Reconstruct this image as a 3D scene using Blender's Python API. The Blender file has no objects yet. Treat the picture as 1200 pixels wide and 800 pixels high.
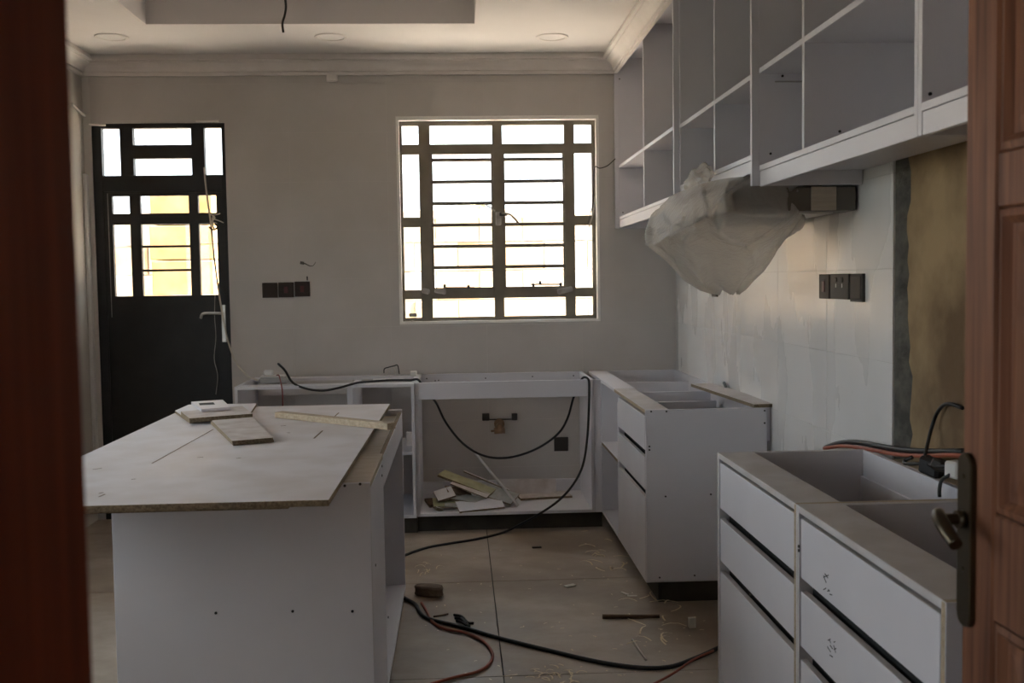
import bpy, bmesh, math, random
from mathutils import Vector, Matrix
random.seed(7)
S = bpy.context.scene
COL = S.collection

# ------------------------------------------------------------------ camera
HC = 1.436
F_PX = 1235.0
YAW, PITCH, ROLL = math.radians(2.88), math.radians(3.285), math.radians(-0.855)
_r0 = Vector((math.cos(YAW), -math.sin(YAW), 0))
FWD = Vector((math.sin(YAW) * math.cos(PITCH), math.cos(YAW) * math.cos(PITCH), -math.sin(PITCH)))
_u0 = _r0.cross(FWD)
RGT = math.cos(ROLL) * _r0 + math.sin(ROLL) * _u0
UP = -math.sin(ROLL) * _r0 + math.cos(ROLL) * _u0
CAM = Vector((0, 0, HC))
cam = bpy.data.cameras.new('camera')
cam.sensor_width = 36.0
cam.lens = 36.0 * F_PX / 1200.0
cam.clip_start = 0.02
cam.dof.use_dof = True
cam.dof.focus_distance = 4.6
cam.dof.aperture_fstop = 7.0
camo = bpy.data.objects.new('camera', cam)
COL.objects.link(camo)
camo.matrix_world = Matrix((
    (RGT.x, UP.x, -FWD.x, 0), (RGT.y, UP.y, -FWD.y, 0), (RGT.z, UP.z, -FWD.z, HC), (0, 0, 0, 1)))
S.camera = camo

# ------------------------------------------------------------------ world, sun, exposure
wd = bpy.data.worlds.new('sky')
S.world = wd
wd.use_nodes = True
bg = wd.node_tree.nodes['Background']
bg.inputs[0].default_value = (0.86, 0.92, 1.0, 1)
bg.inputs[1].default_value = 3.6
sd = bpy.data.lights.new('sun', 'SUN')
sd.energy = 118.0
sd.color = (1.0, 0.95, 0.88)
sd.angle = math.radians(0.6)
so = bpy.data.objects.new('sun', sd)
COL.objects.link(so)
so.rotation_euler = Vector((-0.84, 0.09, -0.53)).to_track_quat('-Z', 'Y').to_euler()
VS = S.view_settings
VS.view_transform = 'Standard'
VS.look = 'None'
VS.gamma = 1.0
VS.use_curve_mapping = False
VS.exposure = 0.42

# ------------------------------------------------------------------ pixel -> place
def ray(x, y):
    return (x - 600) / F_PX * RGT - (y - 400) / F_PX * UP + FWD
def ony(x, y, Y):
    d = ray(x, y); return CAM + d * (Y / d.y)
def onz(x, y, Z):
    d = ray(x, y); return CAM + d * ((Z - HC) / d.z)
def onx(x, y, X):
    d = ray(x, y); return CAM + d * (X / d.x)

# ------------------------------------------------------------------ materials
MATS = {}
def newmat(name):
    m = bpy.data.materials.new(name); m.use_nodes = True
    nt = m.node_tree
    b = nt.nodes['Principled BSDF']
    MATS[name] = m
    return m, nt, b
def N(nt, t, **kw):
    n = nt.nodes.new(t)
    for k, v in kw.items(): setattr(n, k, v)
    return n
def ramp(nt, fac, stops):
    r = N(nt, 'ShaderNodeValToRGB')
    e = r.color_ramp.elements
    while len(e) < len(stops): e.new(0.5)
    for i, (p, c) in enumerate(stops):
        e[i].position = p; e[i].color = (*c, 1)
    nt.links.new(fac, r.inputs[0])
    return r
def coords(nt, scale=(1, 1, 1), kind='Object'):
    tc = N(nt, 'ShaderNodeTexCoord'); mp = N(nt, 'ShaderNodeMapping')
    mp.inputs['Scale'].default_value = scale
    nt.links.new(tc.outputs[kind], mp.inputs[0])
    return mp.outputs[0]
def noisy(name, c1, c2, scale=4.0, rough=0.5, rough2=None, detail=6, stretch=(1, 1, 1), bump=0.0, bscale=60,
          lo=0.35, hi=0.65, metal=0.0, spec=0.5, kind='Object'):
    m, nt, b = newmat(name)
    v = coords(nt, stretch, kind)
    n = N(nt, 'ShaderNodeTexNoise'); n.inputs['Scale'].default_value = scale; n.inputs['Detail'].default_value = detail
    nt.links.new(v, n.inputs['Vector'])
    r = ramp(nt, n.outputs['Fac'], [(lo, c1), (hi, c2)])
    nt.links.new(r.outputs[0], b.inputs['Base Color'])
    b.inputs['Metallic'].default_value = metal
    b.inputs['Specular IOR Level'].default_value = spec
    if rough2 is not None:
        q = N(nt, 'ShaderNodeMapRange'); q.inputs[3].default_value = rough; q.inputs[4].default_value = rough2
        q.inputs[1].default_value = lo; q.inputs[2].default_value = hi
        nt.links.new(n.outputs['Fac'], q.inputs[0]); nt.links.new(q.outputs[0], b.inputs['Roughness'])
    else:
        b.inputs['Roughness'].default_value = rough
    if bump:
        n2 = N(nt, 'ShaderNodeTexNoise'); n2.inputs['Scale'].default_value = bscale; n2.inputs['Detail'].default_value = 5
        nt.links.new(v, n2.inputs['Vector'])
        bp = N(nt, 'ShaderNodeBump'); bp.inputs['Strength'].default_value = bump; bp.inputs['Distance'].default_value = 0.01
        nt.links.new(n2.outputs['Fac'], bp.inputs['Height']); nt.links.new(bp.outputs[0], b.inputs['Normal'])
    return m
def plain(name, c, rough=0.5, metal=0.0, spec=0.5):
    m, nt, b = newmat(name)
    b.inputs['Base Color'].default_value = (*c, 1); b.inputs['Roughness'].default_value = rough
    b.inputs['Metallic'].default_value = metal; b.inputs['Specular IOR Level'].default_value = spec
    return m

WHITE = noisy('white_melamine', (0.70, 0.68, 0.72), (0.755, 0.735, 0.775), 3, 0.42, lo=0.3, hi=0.7)
DUSTY = noisy('dusty_melamine', (0.54, 0.50, 0.48), (0.66, 0.63, 0.63), 9, 0.6, lo=0.35, hi=0.7)
BOARD = noisy('sheet_melamine', (0.60, 0.54, 0.52), (0.74, 0.70, 0.71), 5, 0.42, 0.6, lo=0.32, hi=0.6)
CHIP = noisy('chipboard_edge', (0.15, 0.105, 0.06), (0.29, 0.22, 0.14), 150, 0.85, detail=3, bump=0.3, bscale=200)
PINE = noisy('pine', (0.38, 0.29, 0.19), (0.50, 0.40, 0.28), 14, 0.6, stretch=(1, 8, 8))
OFFC = noisy('offcut_face', (0.50, 0.42, 0.38), (0.66, 0.60, 0.57), 12, 0.55)
GREENB = noisy('moss_board', (0.34, 0.32, 0.17), (0.46, 0.43, 0.25), 14, 0.6)
GREYB = noisy('grey_scrap', (0.30, 0.30, 0.27), (0.48, 0.47, 0.44), 14, 0.6)
BACKP = noisy('wall_tile_back', (0.54, 0.50, 0.465), (0.60, 0.56, 0.53), 2.2, 0.28, 0.42)
RTILE = noisy('wall_tile_side', (0.74, 0.72, 0.70), (0.79, 0.78, 0.77), 3.0, 0.20, 0.36, stretch=(1, 1, 0.35), lo=0.3, hi=0.7)
GROUT = plain('grout', (0.64, 0.60, 0.56), 0.6)
GROUT2 = plain('side_grout', (0.60, 0.58, 0.56), 0.6)
WPAINT = noisy('wall_paint', (0.56, 0.51, 0.45), (0.62, 0.57, 0.51), 2, 0.8)
CEIL = noisy('ceiling_paint', (0.86, 0.81, 0.78), (0.90, 0.85, 0.82), 2, 0.85)
CEIL2 = plain('tray_paint', (0.88, 0.82, 0.79), 0.85)
CORN = noisy('cornice_plaster', (0.84, 0.78, 0.73), (0.90, 0.84, 0.80), 6, 0.8)
PLAST = noisy('raw_plaster', (0.17, 0.105, 0.055), (0.42, 0.30, 0.165), 3.6, 0.95, detail=9, bump=0.9, bscale=14)
MORTAR = noisy('dark_mortar', (0.08, 0.075, 0.065), (0.17, 0.155, 0.13), 20, 0.95, bump=0.8, bscale=40)
FLOOR = noisy('floor_tile', (0.27, 0.20, 0.135), (0.52, 0.45, 0.38), 1.7, 0.32, 0.7, detail=10, lo=0.33, hi=0.66, kind='Generated', stretch=(1.2, 1.2, 1))
# dust in patches and streaks across the tiles
def floor_dust():
    nt = FLOOR.node_tree; b = nt.nodes['Principled BSDF']
    tc = N(nt, 'ShaderNodeTexCoord')
    for n in nt.nodes:
        if n.type == 'MAPPING':
            nt.links.new(tc.outputs['Object'], n.inputs[0]); n.inputs['Scale'].default_value = (1, 1, 1)
    m2 = N(nt, 'ShaderNodeMapping'); m2.inputs['Scale'].default_value = (1.0, 1.35, 1); m2.inputs['Rotation'].default_value = (0, 0, 0.7)
    nt.links.new(tc.outputs['Object'], m2.inputs[0])
    n2 = N(nt, 'ShaderNodeTexNoise'); n2.inputs['Scale'].default_value = 1.9; n2.inputs['Detail'].default_value = 12; n2.inputs['Roughness'].default_value = 0.68
    nt.links.new(m2.outputs[0], n2.inputs['Vector'])
    r2 = ramp(nt, n2.outputs['Fac'], [(0.40, (1, 1, 1)), (0.56, (0.72, 0.66, 0.58)), (0.70, (0.50, 0.44, 0.36))])
    mx = N(nt, 'ShaderNodeMix', data_type='RGBA', blend_type='MULTIPLY'); mx.inputs[0].default_value = 0.55
    src = b.inputs['Base Color'].links[0].from_socket
    nt.links.new(src, mx.inputs[6]); nt.links.new(r2.outputs[0], mx.inputs[7]); nt.links.new(mx.outputs[2], b.inputs['Base Color'])
floor_dust()
FGROUT = plain('floor_grout', (0.07, 0.06, 0.05), 0.9)
PLINTH = noisy('dark_plinth', (0.035, 0.028, 0.02), (0.06, 0.05, 0.038), 8, 0.8)
STEEL = noisy('grey_window_steel', (0.19, 0.165, 0.125), (0.23, 0.205, 0.16), 8, 0.45)
BLACKM = noisy('black_door_steel', (0.012, 0.012, 0.013), (0.02, 0.019, 0.02), 8, 0.5)
SILVER = plain('brushed_silver', (0.55, 0.53, 0.50), 0.35, 1.0)
BRASS = plain('antique_brass', (0.085, 0.068, 0.045), 0.32, 0.9)
COPPER = noisy('old_brass_fitting', (0.22, 0.13, 0.07), (0.36, 0.24, 0.15), 20, 0.5, metal=0.4)
SOCK = plain('dark_socket', (0.05, 0.033, 0.026), 0.55, spec=0.25)
SOCK2 = plain('grey_socket', (0.065, 0.055, 0.047), 0.55, spec=0.25)
RED = plain('red_rocker', (0.10, 0.015, 0.015), 0.4)
BLACK = plain('black_rubber', (0.012, 0.011, 0.011), 0.5)
GAPM = plain('gap_shade_and_scuff', (0.012, 0.012, 0.013), 0.8)  # black of the scuffs and slot, and painted shade in the drawer gaps
ORANGE = plain('orange_cable_skin', (0.34, 0.08, 0.04), 0.5)
REDW = plain('red_wire_skin', (0.25, 0.05, 0.045), 0.5)
WCABLE = plain('white_cable_skin', (0.60, 0.55, 0.48), 0.5)
WPLAST = plain('white_plastic', (0.74, 0.72, 0.69), 0.4)
GPLAST = plain('grey_plastic', (0.40, 0.39, 0.37), 0.45)
SHAV = plain('wood_shaving', (0.78, 0.66, 0.44), 0.7)
CHIPW = plain('white_chip', (0.70, 0.66, 0.58), 0.6)
BROWNW = noisy('brown_wood', (0.13, 0.075, 0.04), (0.21, 0.13, 0.075), 20, 0.7)
STONE = noisy('brown_block', (0.12, 0.085, 0.06), (0.20, 0.15, 0.11), 14, 0.9, bump=0.5, bscale=60)
PUTTY = noisy('grey_putty', (0.32, 0.29, 0.26), (0.48, 0.45, 0.42), 20, 0.9, bump=0.6, bscale=50)
PILLAR = noisy('pillar_stone', (0.20, 0.105, 0.035), (0.34, 0.20, 0.075), 5, 0.9)
OCHRE = noisy('ochre_stone', (0.27, 0.18, 0.10), (0.36, 0.25, 0.15), 5, 0.9)
PALES = noisy('pale_stone', (0.36, 0.295, 0.23), (0.46, 0.39, 0.315), 5, 0.9)
SOIL = noisy('dry_soil', (0.52, 0.45, 0.39), (0.60, 0.53, 0.46), 2, 0.95)
LEAF = noisy('hedge_leaf', (0.22, 0.24, 0.12), (0.36, 0.36, 0.22), 9, 0.7)
HOOD = noisy('hood_steel', (0.15, 0.13, 0.11), (0.20, 0.175, 0.15), 4, 0.4, metal=0.4)
HOODB = noisy('hood_beige', (0.42, 0.35, 0.27), (0.50, 0.43, 0.34), 10, 0.5, stretch=(1, 1, 8))

def wood(name, c1, c2, c3, rough=0.4):
    m, nt, b = newmat(name)
    v = coords(nt, (22, 22, 0.9))
    n1 = N(nt, 'ShaderNodeTexNoise'); n1.inputs['Scale'].default_value = 2.2; n1.inputs['Detail'].default_value = 5
    n1.inputs['Distortion'].default_value = 0.6
    nt.links.new(v, n1.inputs['Vector'])
    r = ramp(nt, n1.outputs['Fac'], [(0.30, c1), (0.5, c2), (0.68, c3)])
    nt.links.new(r.outputs[0], b.inputs['Base Color'])
    b.inputs['Roughness'].default_value = rough
    bp = N(nt, 'ShaderNodeBump'); bp.inputs['Strength'].default_value = 0.15; bp.inputs['Distance'].default_value = 0.004
    nt.links.new(n1.outputs['Fac'], bp.inputs['Height']); nt.links.new(bp.outputs[0], b.inputs['Normal'])
    return m
DOORW = wood('varnished_wood', (0.075, 0.026, 0.013), (0.165, 0.066, 0.035), (0.23, 0.10, 0.052), 0.5)
DOORW.node_tree.nodes['Principled BSDF'].inputs['Specular IOR Level'].default_value = 0.22
JAMBW = wood('mahogany_varnish', (0.16, 0.034, 0.012), (0.21, 0.045, 0.016), (0.25, 0.056, 0.02), 0.75)
JAMBW.node_tree.nodes['Principled BSDF'].inputs['Specular IOR Level'].default_value = 0.15

def glassmat():
    m, nt, b = newmat('window_glass')
    nt.nodes.remove(b)
    t = N(nt, 'ShaderNodeBsdfTransparent'); t.inputs[0].default_value = (0.95, 0.97, 0.96, 1)
    g = N(nt, 'ShaderNodeBsdfGlossy'); g.inputs['Roughness'].default_value = 0.03
    x = N(nt, 'ShaderNodeMixShader'); x.inputs[0].default_value = 0.06
    nt.links.new(t.outputs[0], x.inputs[1]); nt.links.new(g.outputs[0], x.inputs[2])
    nt.links.new(x.outputs[0], nt.nodes['Material Output'].inputs[0])
    return m
GLASS = glassmat()
def filmmat():
    m, nt, b = newmat('plastic_film')
    v = coords(nt, (1, 1, 1))
    n = N(nt, 'ShaderNodeTexNoise'); n.inputs['Scale'].default_value = 13; n.inputs['Detail'].default_value = 3
    n.inputs['Distortion'].default_value = 3.0
    nt.links.new(v, n.inputs['Vector'])
    b.inputs['Base Color'].default_value = (0.86, 0.83, 0.78, 1); b.inputs['Roughness'].default_value = 0.16
    b.inputs['Specular IOR Level'].default_value = 0.7
    bp = N(nt, 'ShaderNodeBump'); bp.inputs['Strength'].default_value = 0.8; bp.inputs['Distance'].default_value = 0.03
    nt.links.new(n.outputs['Fac'], bp.inputs['Height']); nt.links.new(bp.outputs[0], b.inputs['Normal'])
    t = N(nt, 'ShaderNodeBsdfTransparent'); t.inputs[0].default_value = (0.93, 0.91, 0.88, 1)
    tl = N(nt, 'ShaderNodeBsdfTranslucent'); tl.inputs[0].default_value = (0.86, 0.82, 0.76, 1)
    a = N(nt, 'ShaderNodeMixShader'); a.inputs[0].default_value = 0.55
    nt.links.new(b.outputs[0], a.inputs[1]); nt.links.new(tl.outputs[0], a.inputs[2])
    x = N(nt, 'ShaderNodeMixShader'); x.inputs[0].default_value = 0.50
    nt.links.new(t.outputs[0], x.inputs[1]); nt.links.new(a.outputs[0], x.inputs[2])
    nt.links.new(x.outputs[0], nt.nodes['Material Output'].inputs[0])
    return m
FILM = filmmat()

# ------------------------------------------------------------------ builders
def link(name, me, parent=None):
    o = bpy.data.objects.new(name, me); COL.objects.link(o)
    if parent is not None: o.parent = parent
    return o
def org(parent):
    p = Vector((0, 0, 0))
    q = parent
    while q is not None:
        p += Vector(q.location); q = q.parent
    return p
def thing(name, label, cat, loc=(0, 0, 0), group=None, kind=None):
    o = bpy.data.objects.new(name, None); COL.objects.link(o); o.location = loc
    o.empty_display_size = 0.05
    tag(o, label, cat, group, kind); return o
def tag(o, label=None, cat=None, group=None, kind=None):
    if label: o['label'] = label
    if cat: o['category'] = cat
    if group: o['group'] = group
    if kind: o['kind'] = kind
    return o
def finish(name, bm, mats, parent=None, smooth=False):
    """bm in world coordinates -> object whose origin is its own place"""
    if not isinstance(mats, (list, tuple)): mats = [mats]
    me = bpy.data.meshes.new(name)
    o0 = org(parent)
    if parent is None:
        vs = [v.co for v in bm.verts]
        lo = Vector([min(v[i] for v in vs) for i in range(3)]); hi = Vector([max(v[i] for v in vs) for i in range(3)])
        own = Vector(((lo.x + hi.x) / 2, (lo.y + hi.y) / 2, lo.z))
    else:
        own = o0
    bmesh.ops.translate(bm, verts=bm.verts, vec=-own)
    bmesh.ops.recalc_face_normals(bm, faces=bm.faces)
    bm.to_mesh(me); bm.free()
    for m in mats: me.materials.append(m)
    if smooth:
        for p in me.polygons: p.use_smooth = True
    o = link(name, me, parent)
    if parent is None: o.location = own
    return o
def addbox(bm, x0, x1, y0, y1, z0, z1, M=None, bev=0.0, edge=None, thin=None):
    """edge: material index for the faces along the thin axis' rim"""
    vs = [bm.verts.new(p) for p in ((x0, y0, z0), (x1, y0, z0), (x1, y1, z0), (x0, y1, z0), (x0, y0, z1), (x1, y0, z1), (x1, y1, z1), (x0, y1, z1))]
    fs = [bm.faces.new([vs[i] for i in q]) for q in ((0, 3, 2, 1), (4, 5, 6, 7), (0, 1, 5, 4), (2, 3, 7, 6), (1, 2, 6, 5), (3, 0, 4, 7))]
    if edge is not None:
        d = (abs(x1 - x0), abs(y1 - y0), abs(z1 - z0))
        t = d.index(min(d)) if thin is None else thin
        keep = {2: (0, 1), 1: (2, 3), 0: (4, 5)}[t]
        for i, f in enumerate(fs):
            if i not in keep: f.material_index = edge
    if bev:
        es = list({e for f in fs for e in f.edges})
        r = bmesh.ops.bevel(bm, geom=es, offset=bev, segments=1, affect='EDGES', clamp_overlap=True)
        vs = list({v for f in r['faces'] for v in f.verts} | {v for v in vs if v.is_valid})
    if M is not None:
        bmesh.ops.transform(bm, matrix=M, verts=[v for v in vs if v.is_valid])
    return vs
def box(name, x0, x1, y0, y1, z0, z1, mat, parent=None, bev=0.0012, edge=None, label=None):
    bm = bmesh.new()
    mats = [mat] + ([edge] if edge else [])
    addbox(bm, x0, x1, y0, y1, z0, z1, bev=bev, edge=1 if edge else None)
    o = finish(name, bm, mats, parent)
    if label: o['label'] = label
    return o
def slab(name, c, size, rot, mat, parent=None, edge=None, bev=0.0008):
    """a box of the given size centred at c, turned by rot (degrees)"""
    bm = bmesh.new()
    a, b, d = (s / 2 for s in size)
    from mathutils import Euler
    M = Matrix.Translation(Vector(c)) @ Euler([math.radians(q) for q in rot]).to_matrix().to_4x4()
    addbox(bm, -a, a, -b, b, -d, d, edge=1 if edge else None, bev=bev)
    bmesh.ops.transform(bm, matrix=M, verts=bm.verts)
    return finish(name, bm, [mat] + ([edge] if edge else []), parent)
def smooth_path(pts, n=6):
    pts = [Vector(p) for p in pts]
    if len(pts) < 3: return pts
    out = []
    P = [2 * pts[0] - pts[1]] + pts + [2 * pts[-1] - pts[-2]]
    for i in range(1, len(P) - 2):
        p0, p1, p2, p3 = P[i - 1:i + 3]
        for k in range(n):
            t = k / n
            out.append(0.5 * ((2 * p1) + (p2 - p0) * t + (2 * p0 - 5 * p1 + 4 * p2 - p3) * t * t + (3 * p1 - p0 - 3 * p2 + p3) * t ** 3))
    out.append(pts[-1])
    return out
def addtube(bm, pts, r, sides=8, n=6, smooth=True, mi=0):
    ps = smooth_path(pts, n) if smooth else [Vector(p) for p in pts]
    rings = []
    up = Vector((0, 0, 1))
    prev = None
    for i, p in enumerate(ps):
        t = (ps[min(i + 1, len(ps) - 1)] - ps[max(i - 1, 0)])
        if t.length < 1e-9: t = Vector((0, 0, 1))
        t.normalize()
        if prev is None:
            a = t.orthogonal().normalized()
        else:
            a = prev - t * prev.dot(t)
            a = a.normalized() if a.length > 1e-6 else t.orthogonal().normalized()
        prev = a
        b = t.cross(a)
        rr = r(i / max(1, len(ps) - 1)) if callable(r) else r
        rings.append([bm.verts.new(p + (a * math.cos(2 * math.pi * k / sides) + b * math.sin(2 * math.pi * k / sides)) * rr) for k in range(sides)])
    for i in range(len(rings) - 1):
        for k in range(sides):
            f = bm.faces.new((rings[i][k], rings[i][(k + 1) % sides], rings[i + 1][(k + 1) % sides], rings[i + 1][k]))
            f.material_index = mi; f.smooth = True
    for rg, rev in ((rings[0], True), (rings[-1], False)):
        f = bm.faces.new(rg[::-1] if rev else rg); f.material_index = mi
def tube(name, pts, r, mat, parent=None, sides=8, n=6, smooth=True):
    bm = bmesh.new(); addtube(bm, pts, r, sides, n, smooth)
    return finish(name, bm, mat, parent)
def prism(name, poly, axis, a, b, mat, parent=None, bev=0.0):
    """extrude a 2-D outline along axis ('x','y','z') from a to b"""
    bm = bmesh.new()
    def P(u, v, w): return {'x': (w, u, v), 'y': (u, w, v), 'z': (u, v, w)}[axis]
    A = [bm.verts.new(P(u, v, a)) for u, v in poly]; B = [bm.verts.new(P(u, v, b)) for u, v in poly]
    bm.faces.new(A); bm.faces.new(B[::-1])
    for i in range(len(poly)):
        j = (i + 1) % len(poly); bm.faces.new((A[i], B[i], B[j], A[j]))
    bmesh.ops.recalc_face_normals(bm, faces=bm.faces)
    if bev: bmesh.ops.bevel(bm, geom=list(bm.edges), offset=bev, segments=1, affect='EDGES')
    return finish(name, bm, mat, parent)
def disc(name, c, axis, r, t, mat, parent=None, sides=12):
    c = Vector(c); d = Vector({'x': (1, 0, 0), 'y': (0, 1, 0), 'z': (0, 0, 1)}[axis])
    return tube(name, [c - d * t / 2, c + d * t / 2], r, mat, parent, sides=sides, smooth=False)
def struct(name, loc=(0, 0, 0)):
    o = bpy.data.objects.new(name, None); COL.objects.link(o); o.location = loc; o['kind'] = 'structure'; return o
def rects_minus(x0, x1, z0, z1, holes):
    """split a rectangle around rectangular holes"""
    R = [(x0, x1, z0, z1)]
    for hx0, hx1, hz0, hz1 in holes:
        out = []
        for a, b, c, d in R:
            if hx1 <= a or hx0 >= b or hz1 <= c or hz0 >= d: out.append((a, b, c, d)); continue
            if hx0 > a: out.append((a, hx0, c, d))
            if hx1 < b: out.append((hx1, b, c, d))
            m0, m1 = max(a, hx0), min(b, hx1)
            if hz0 > c: out.append((m0, m1, c, hz0))
            if hz1 < d: out.append((m0, m1, hz1, d))
        R = out
    return R

# ------------------------------------------------------------------ setting
XL, XR, YB, YF = -2.25, 1.365, 6.57, 0.62     # side walls, back wall, wall of the doorway
ZC = 2.82
TH = 0.008                                     # tile thickness; walls' base lies behind
def wall_y(name, y0, y1, x0, x1, z0, z1, holes, mat):
    bm = bmesh.new()
    for a, b, c, d in rects_minus(x0, x1, z0, z1, holes): addbox(bm, a, b, y0, y1, c, d)
    o = finish(name, bm, mat); o['kind'] = 'structure'; return o
def wall_x(name, x0, x1, y0, y1, z0, z1, holes, mat):
    bm = bmesh.new()
    for a, b, c, d in rects_minus(y0, y1, z0, z1, holes): addbox(bm, x0, x1, a, b, c, d)
    o = finish(name, bm, mat); o['kind'] = 'structure'; return o
WIN = (-0.365, 0.888, 1.177, 2.455)
DOOR = (-2.205, -1.405, -0.02, 2.425)
wb = wall_y('wall_back', YB + TH, YB + 0.22, XL - 0.2, XR + 0.25, -0.1, 3.1, [WIN, DOOR], WPAINT)
# plain painted part of the back wall, level with the tiles, beside and over the door
# tiles of the back wall
def tiles_back():
    xs = [0.176 + 0.597 * k for k in range(-4, 4)]
    zs = [1.464 + 0.2985 * k for k in range(-5, 6)]
    g = 0.0008
    for i in range(len(xs) - 1):
        for j in range(len(zs) - 1):
            a, b = max(xs[i], XL + 0.004), min(xs[i + 1], XR - 0.001)
            c, d = max(zs[j], 0.0), min(zs[j + 1], 2.76)
            if b - a < 0.01 or d - c < 0.01: continue
            for q in rects_minus(a + g, b - g, c + g, d - g, [WIN, (DOOR[0], DOOR[1], DOOR[2], DOOR[3])]):
                if q[1] - q[0] < 0.012 or q[3] - q[2] < 0.012: continue
                box('tile', q[0], q[1], YB, YB + TH + 0.003, q[2], q[3], BACKP, wb, bev=0.0004)
tiles_back()
bm = bmesh.new(); addbox(bm, DOOR[1] - 0.01, XR + 0.1, YB + TH - 0.004, YB + TH + 0.002, 0, 2.7)
# grout bed, just behind the tile faces, cut for the window
bm.free(); bm = bmesh.new()
for a, b, c, d in rects_minus(XL, XR + 0.005, 0.0, 2.75, [WIN, DOOR]): addbox(bm, a, b, YB + 0.0015, YB + TH + 0.001, c, d)
finish('grout_bed', bm, GROUT, wb)

wr = wall_x('wall_right', XR + 0.028, XR + 0.25, -2.6, YB + 0.22, -0.1, 3.1, [], PLAST)
def tiles_right():
    ys = [3.252, 3.849, 4.446, 5.043, 5.640, 6.237, YB]
    zs = [1.457 + 0.2985 * k for k in range(-5, 6)]
    g = 0.0008
    for i in range(len(ys) - 1):
        for j in range(len(zs) - 1):
            c, d = max(zs[j], 0.0), min(zs[j + 1], 2.76)
            if d - c < 0.01: continue
            box('tile', XR, XR + TH + 0.02, ys[i] + g, ys[i + 1] - g, c + g, d - g, RTILE, wr, bev=0.0004)
    bm = bmesh.new(); addbox(bm, XR + 0.0015, XR + 0.03, 3.254, YB, 0, 2.76)
    finish('grout_bed', bm, GROUT2, wr)
    # ragged strip of tile cement at the end of the tiling
    bm = bmesh.new(); rnd = random.Random(3)
    zz = [0.0 + 0.045 * k for k in range(61)]
    A = [(3.256, z) for z in zz]; B = [(3.185 + rnd.uniform(-0.016, 0.016) + 0.014 * math.sin(z * 5), z) for z in zz]
    rows = []
    for (y0, z), (y1, _) in zip(A, B):
        rows.append([bm.verts.new((XR + 0.006, y0, z)), bm.verts.new((XR + 0.014 + rnd.uniform(-.003, .003), (y0 + y1) / 2, z)), bm.verts.new((XR + 0.03, y1, z))])
    for i in range(len(rows) - 1):
        for k in range(2): bm.faces.new((rows[i][k], rows[i][k + 1], rows[i + 1][k + 1], rows[i + 1][k]))
    finish('cement_edge', bm, MORTAR, wr)
tiles_right()
wl = wall_x('wall_left', XL - 0.2, XL, -0.1 + YF, YB + 0.22, -0.1, 3.1, [(1.6, 4.3, 0.85, 2.05)], WPAINT)
wf = wall_y('wall_front', YF - 0.16, YF, XL - 0.2, XR + 0.03, -0.1, 3.1, [(-0.285, 0.825, -0.2, 2.13)], WPAINT)

# floor: bed, kitchen tiles
fl = box('floor', XL - 0.2, XR + 0.25, -2.6, YB + 0.22, -0.12, -0.0015, FGROUT, None, bev=0); fl['kind'] = 'structure'
def floor_tiles():
    xs = [-2.26, -1.06, 0.14, 1.34, 1.40]; ys = [-2.58, -1.12, 0.10, 1.32, 2.54, 3.76, 4.98, 6.20, 6.575]
    g = 0.0022
    for i in range(len(xs) - 1):
        for j in range(len(ys) - 1):
            box('tile', xs[i] + g, xs[i + 1] - g, ys[j] + g, ys[j + 1] - g, -0.009, 0.0, FLOOR, fl, bev=0.0008)
floor_tiles()

# ceiling with its tray
bm = bmesh.new()
TR = (-1.625, 0.113, 2.1, 5.755)
for a, b, c, d in rects_minus(XL - 0.2, XR + 0.25, -2.6, YB + 0.22, [(TR[0] - .02, TR[1] + .02, TR[2] - .02, TR[3] + .02)]): addbox(bm, a, b, c, d, ZC, ZC + 0.02)
ce = finish('ceiling', bm, CEIL); ce['kind'] = 'structure'
bm = bmesh.new()
for (a, b, c, d) in ((TR[0] - .02, TR[0], TR[2] - .02, TR[3] + .02), (TR[1], TR[1] + .02, TR[2] - .02, TR[3] + .02), (TR[0], TR[1], TR[2] - .02, TR[2]), (TR[0], TR[1], TR[3], TR[3] + .02)):
    addbox(bm, a, b, c, d, ZC, ZC + 0.22)
addbox(bm, TR[0], TR[1], TR[2], TR[3], ZC + 0.2, ZC + 0.22)
finish('tray', bm, CEIL2, ce)
box('sun_block_slab', XL - 0.3, XR + 0.35, -2.7, YB + 0.32, 3.1, 3.25, CEIL, ce, bev=0)  # unseen slab added over the ceiling to block the sun

# cornices: profile pairs (out from the wall, height)
PROF = [(0, 2.705), (0.020, 2.705), (0.020, 2.718), (0.012, 2.7185), (0.012, 2.7265), (0.028, 2.727), (0.031, 2.738), (0.040, 2.752), (0.056, 2.766), (0.078, 2.776),
        (0.078, 2.784), (0.100, 2.7845), (0.100, 2.798), (0.088, 2.7985), (0.088, 2.8195), (0, 2.8195)]
BX = 1.005                                      # face of the bulkhead over the wall cabinets
def cornice(name, p0, p1, out):
    """p0,p1: ends at the wall (x,y); out: unit direction away from the wall; ends mitred"""
    bm = bmesh.new()
    d = (Vector((*p1, 0)) - Vector((*p0, 0))).normalized(); o = Vector((*out, 0))
    A = []; B = []
    for q, z in PROF:
        A.append(bm.verts.new(Vector((*p0, z)) + o * q + d * q)); B.append(bm.verts.new(Vector((*p1, z)) + o * q - d * q))
    bm.faces.new(A); bm.faces.new(B[::-1])
    for i in range(len(A)):
        j = (i + 1) % len(A); bm.faces.new((A[i], B[i], B[j], A[j]))
    r = finish(name, bm, CORN); r['kind'] = 'structure'; return r
cornice('trim_1', (XL, YB), (BX, YB), (0, -1))
cornice('trim_2', (BX, YF), (BX, YB), (-1, 0))
cornice('trim_3', (XL, YF), (XL, YB), (1, 0))
# lump of plaster hanging from the back cornice
slab('plaster_lump', ony(389, 91, YB - 0.012), (0.07, 0.02, 0.05), (0, 0, 0), CORN, bpy.data.objects['trim_1'], bev=0.006)

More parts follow.
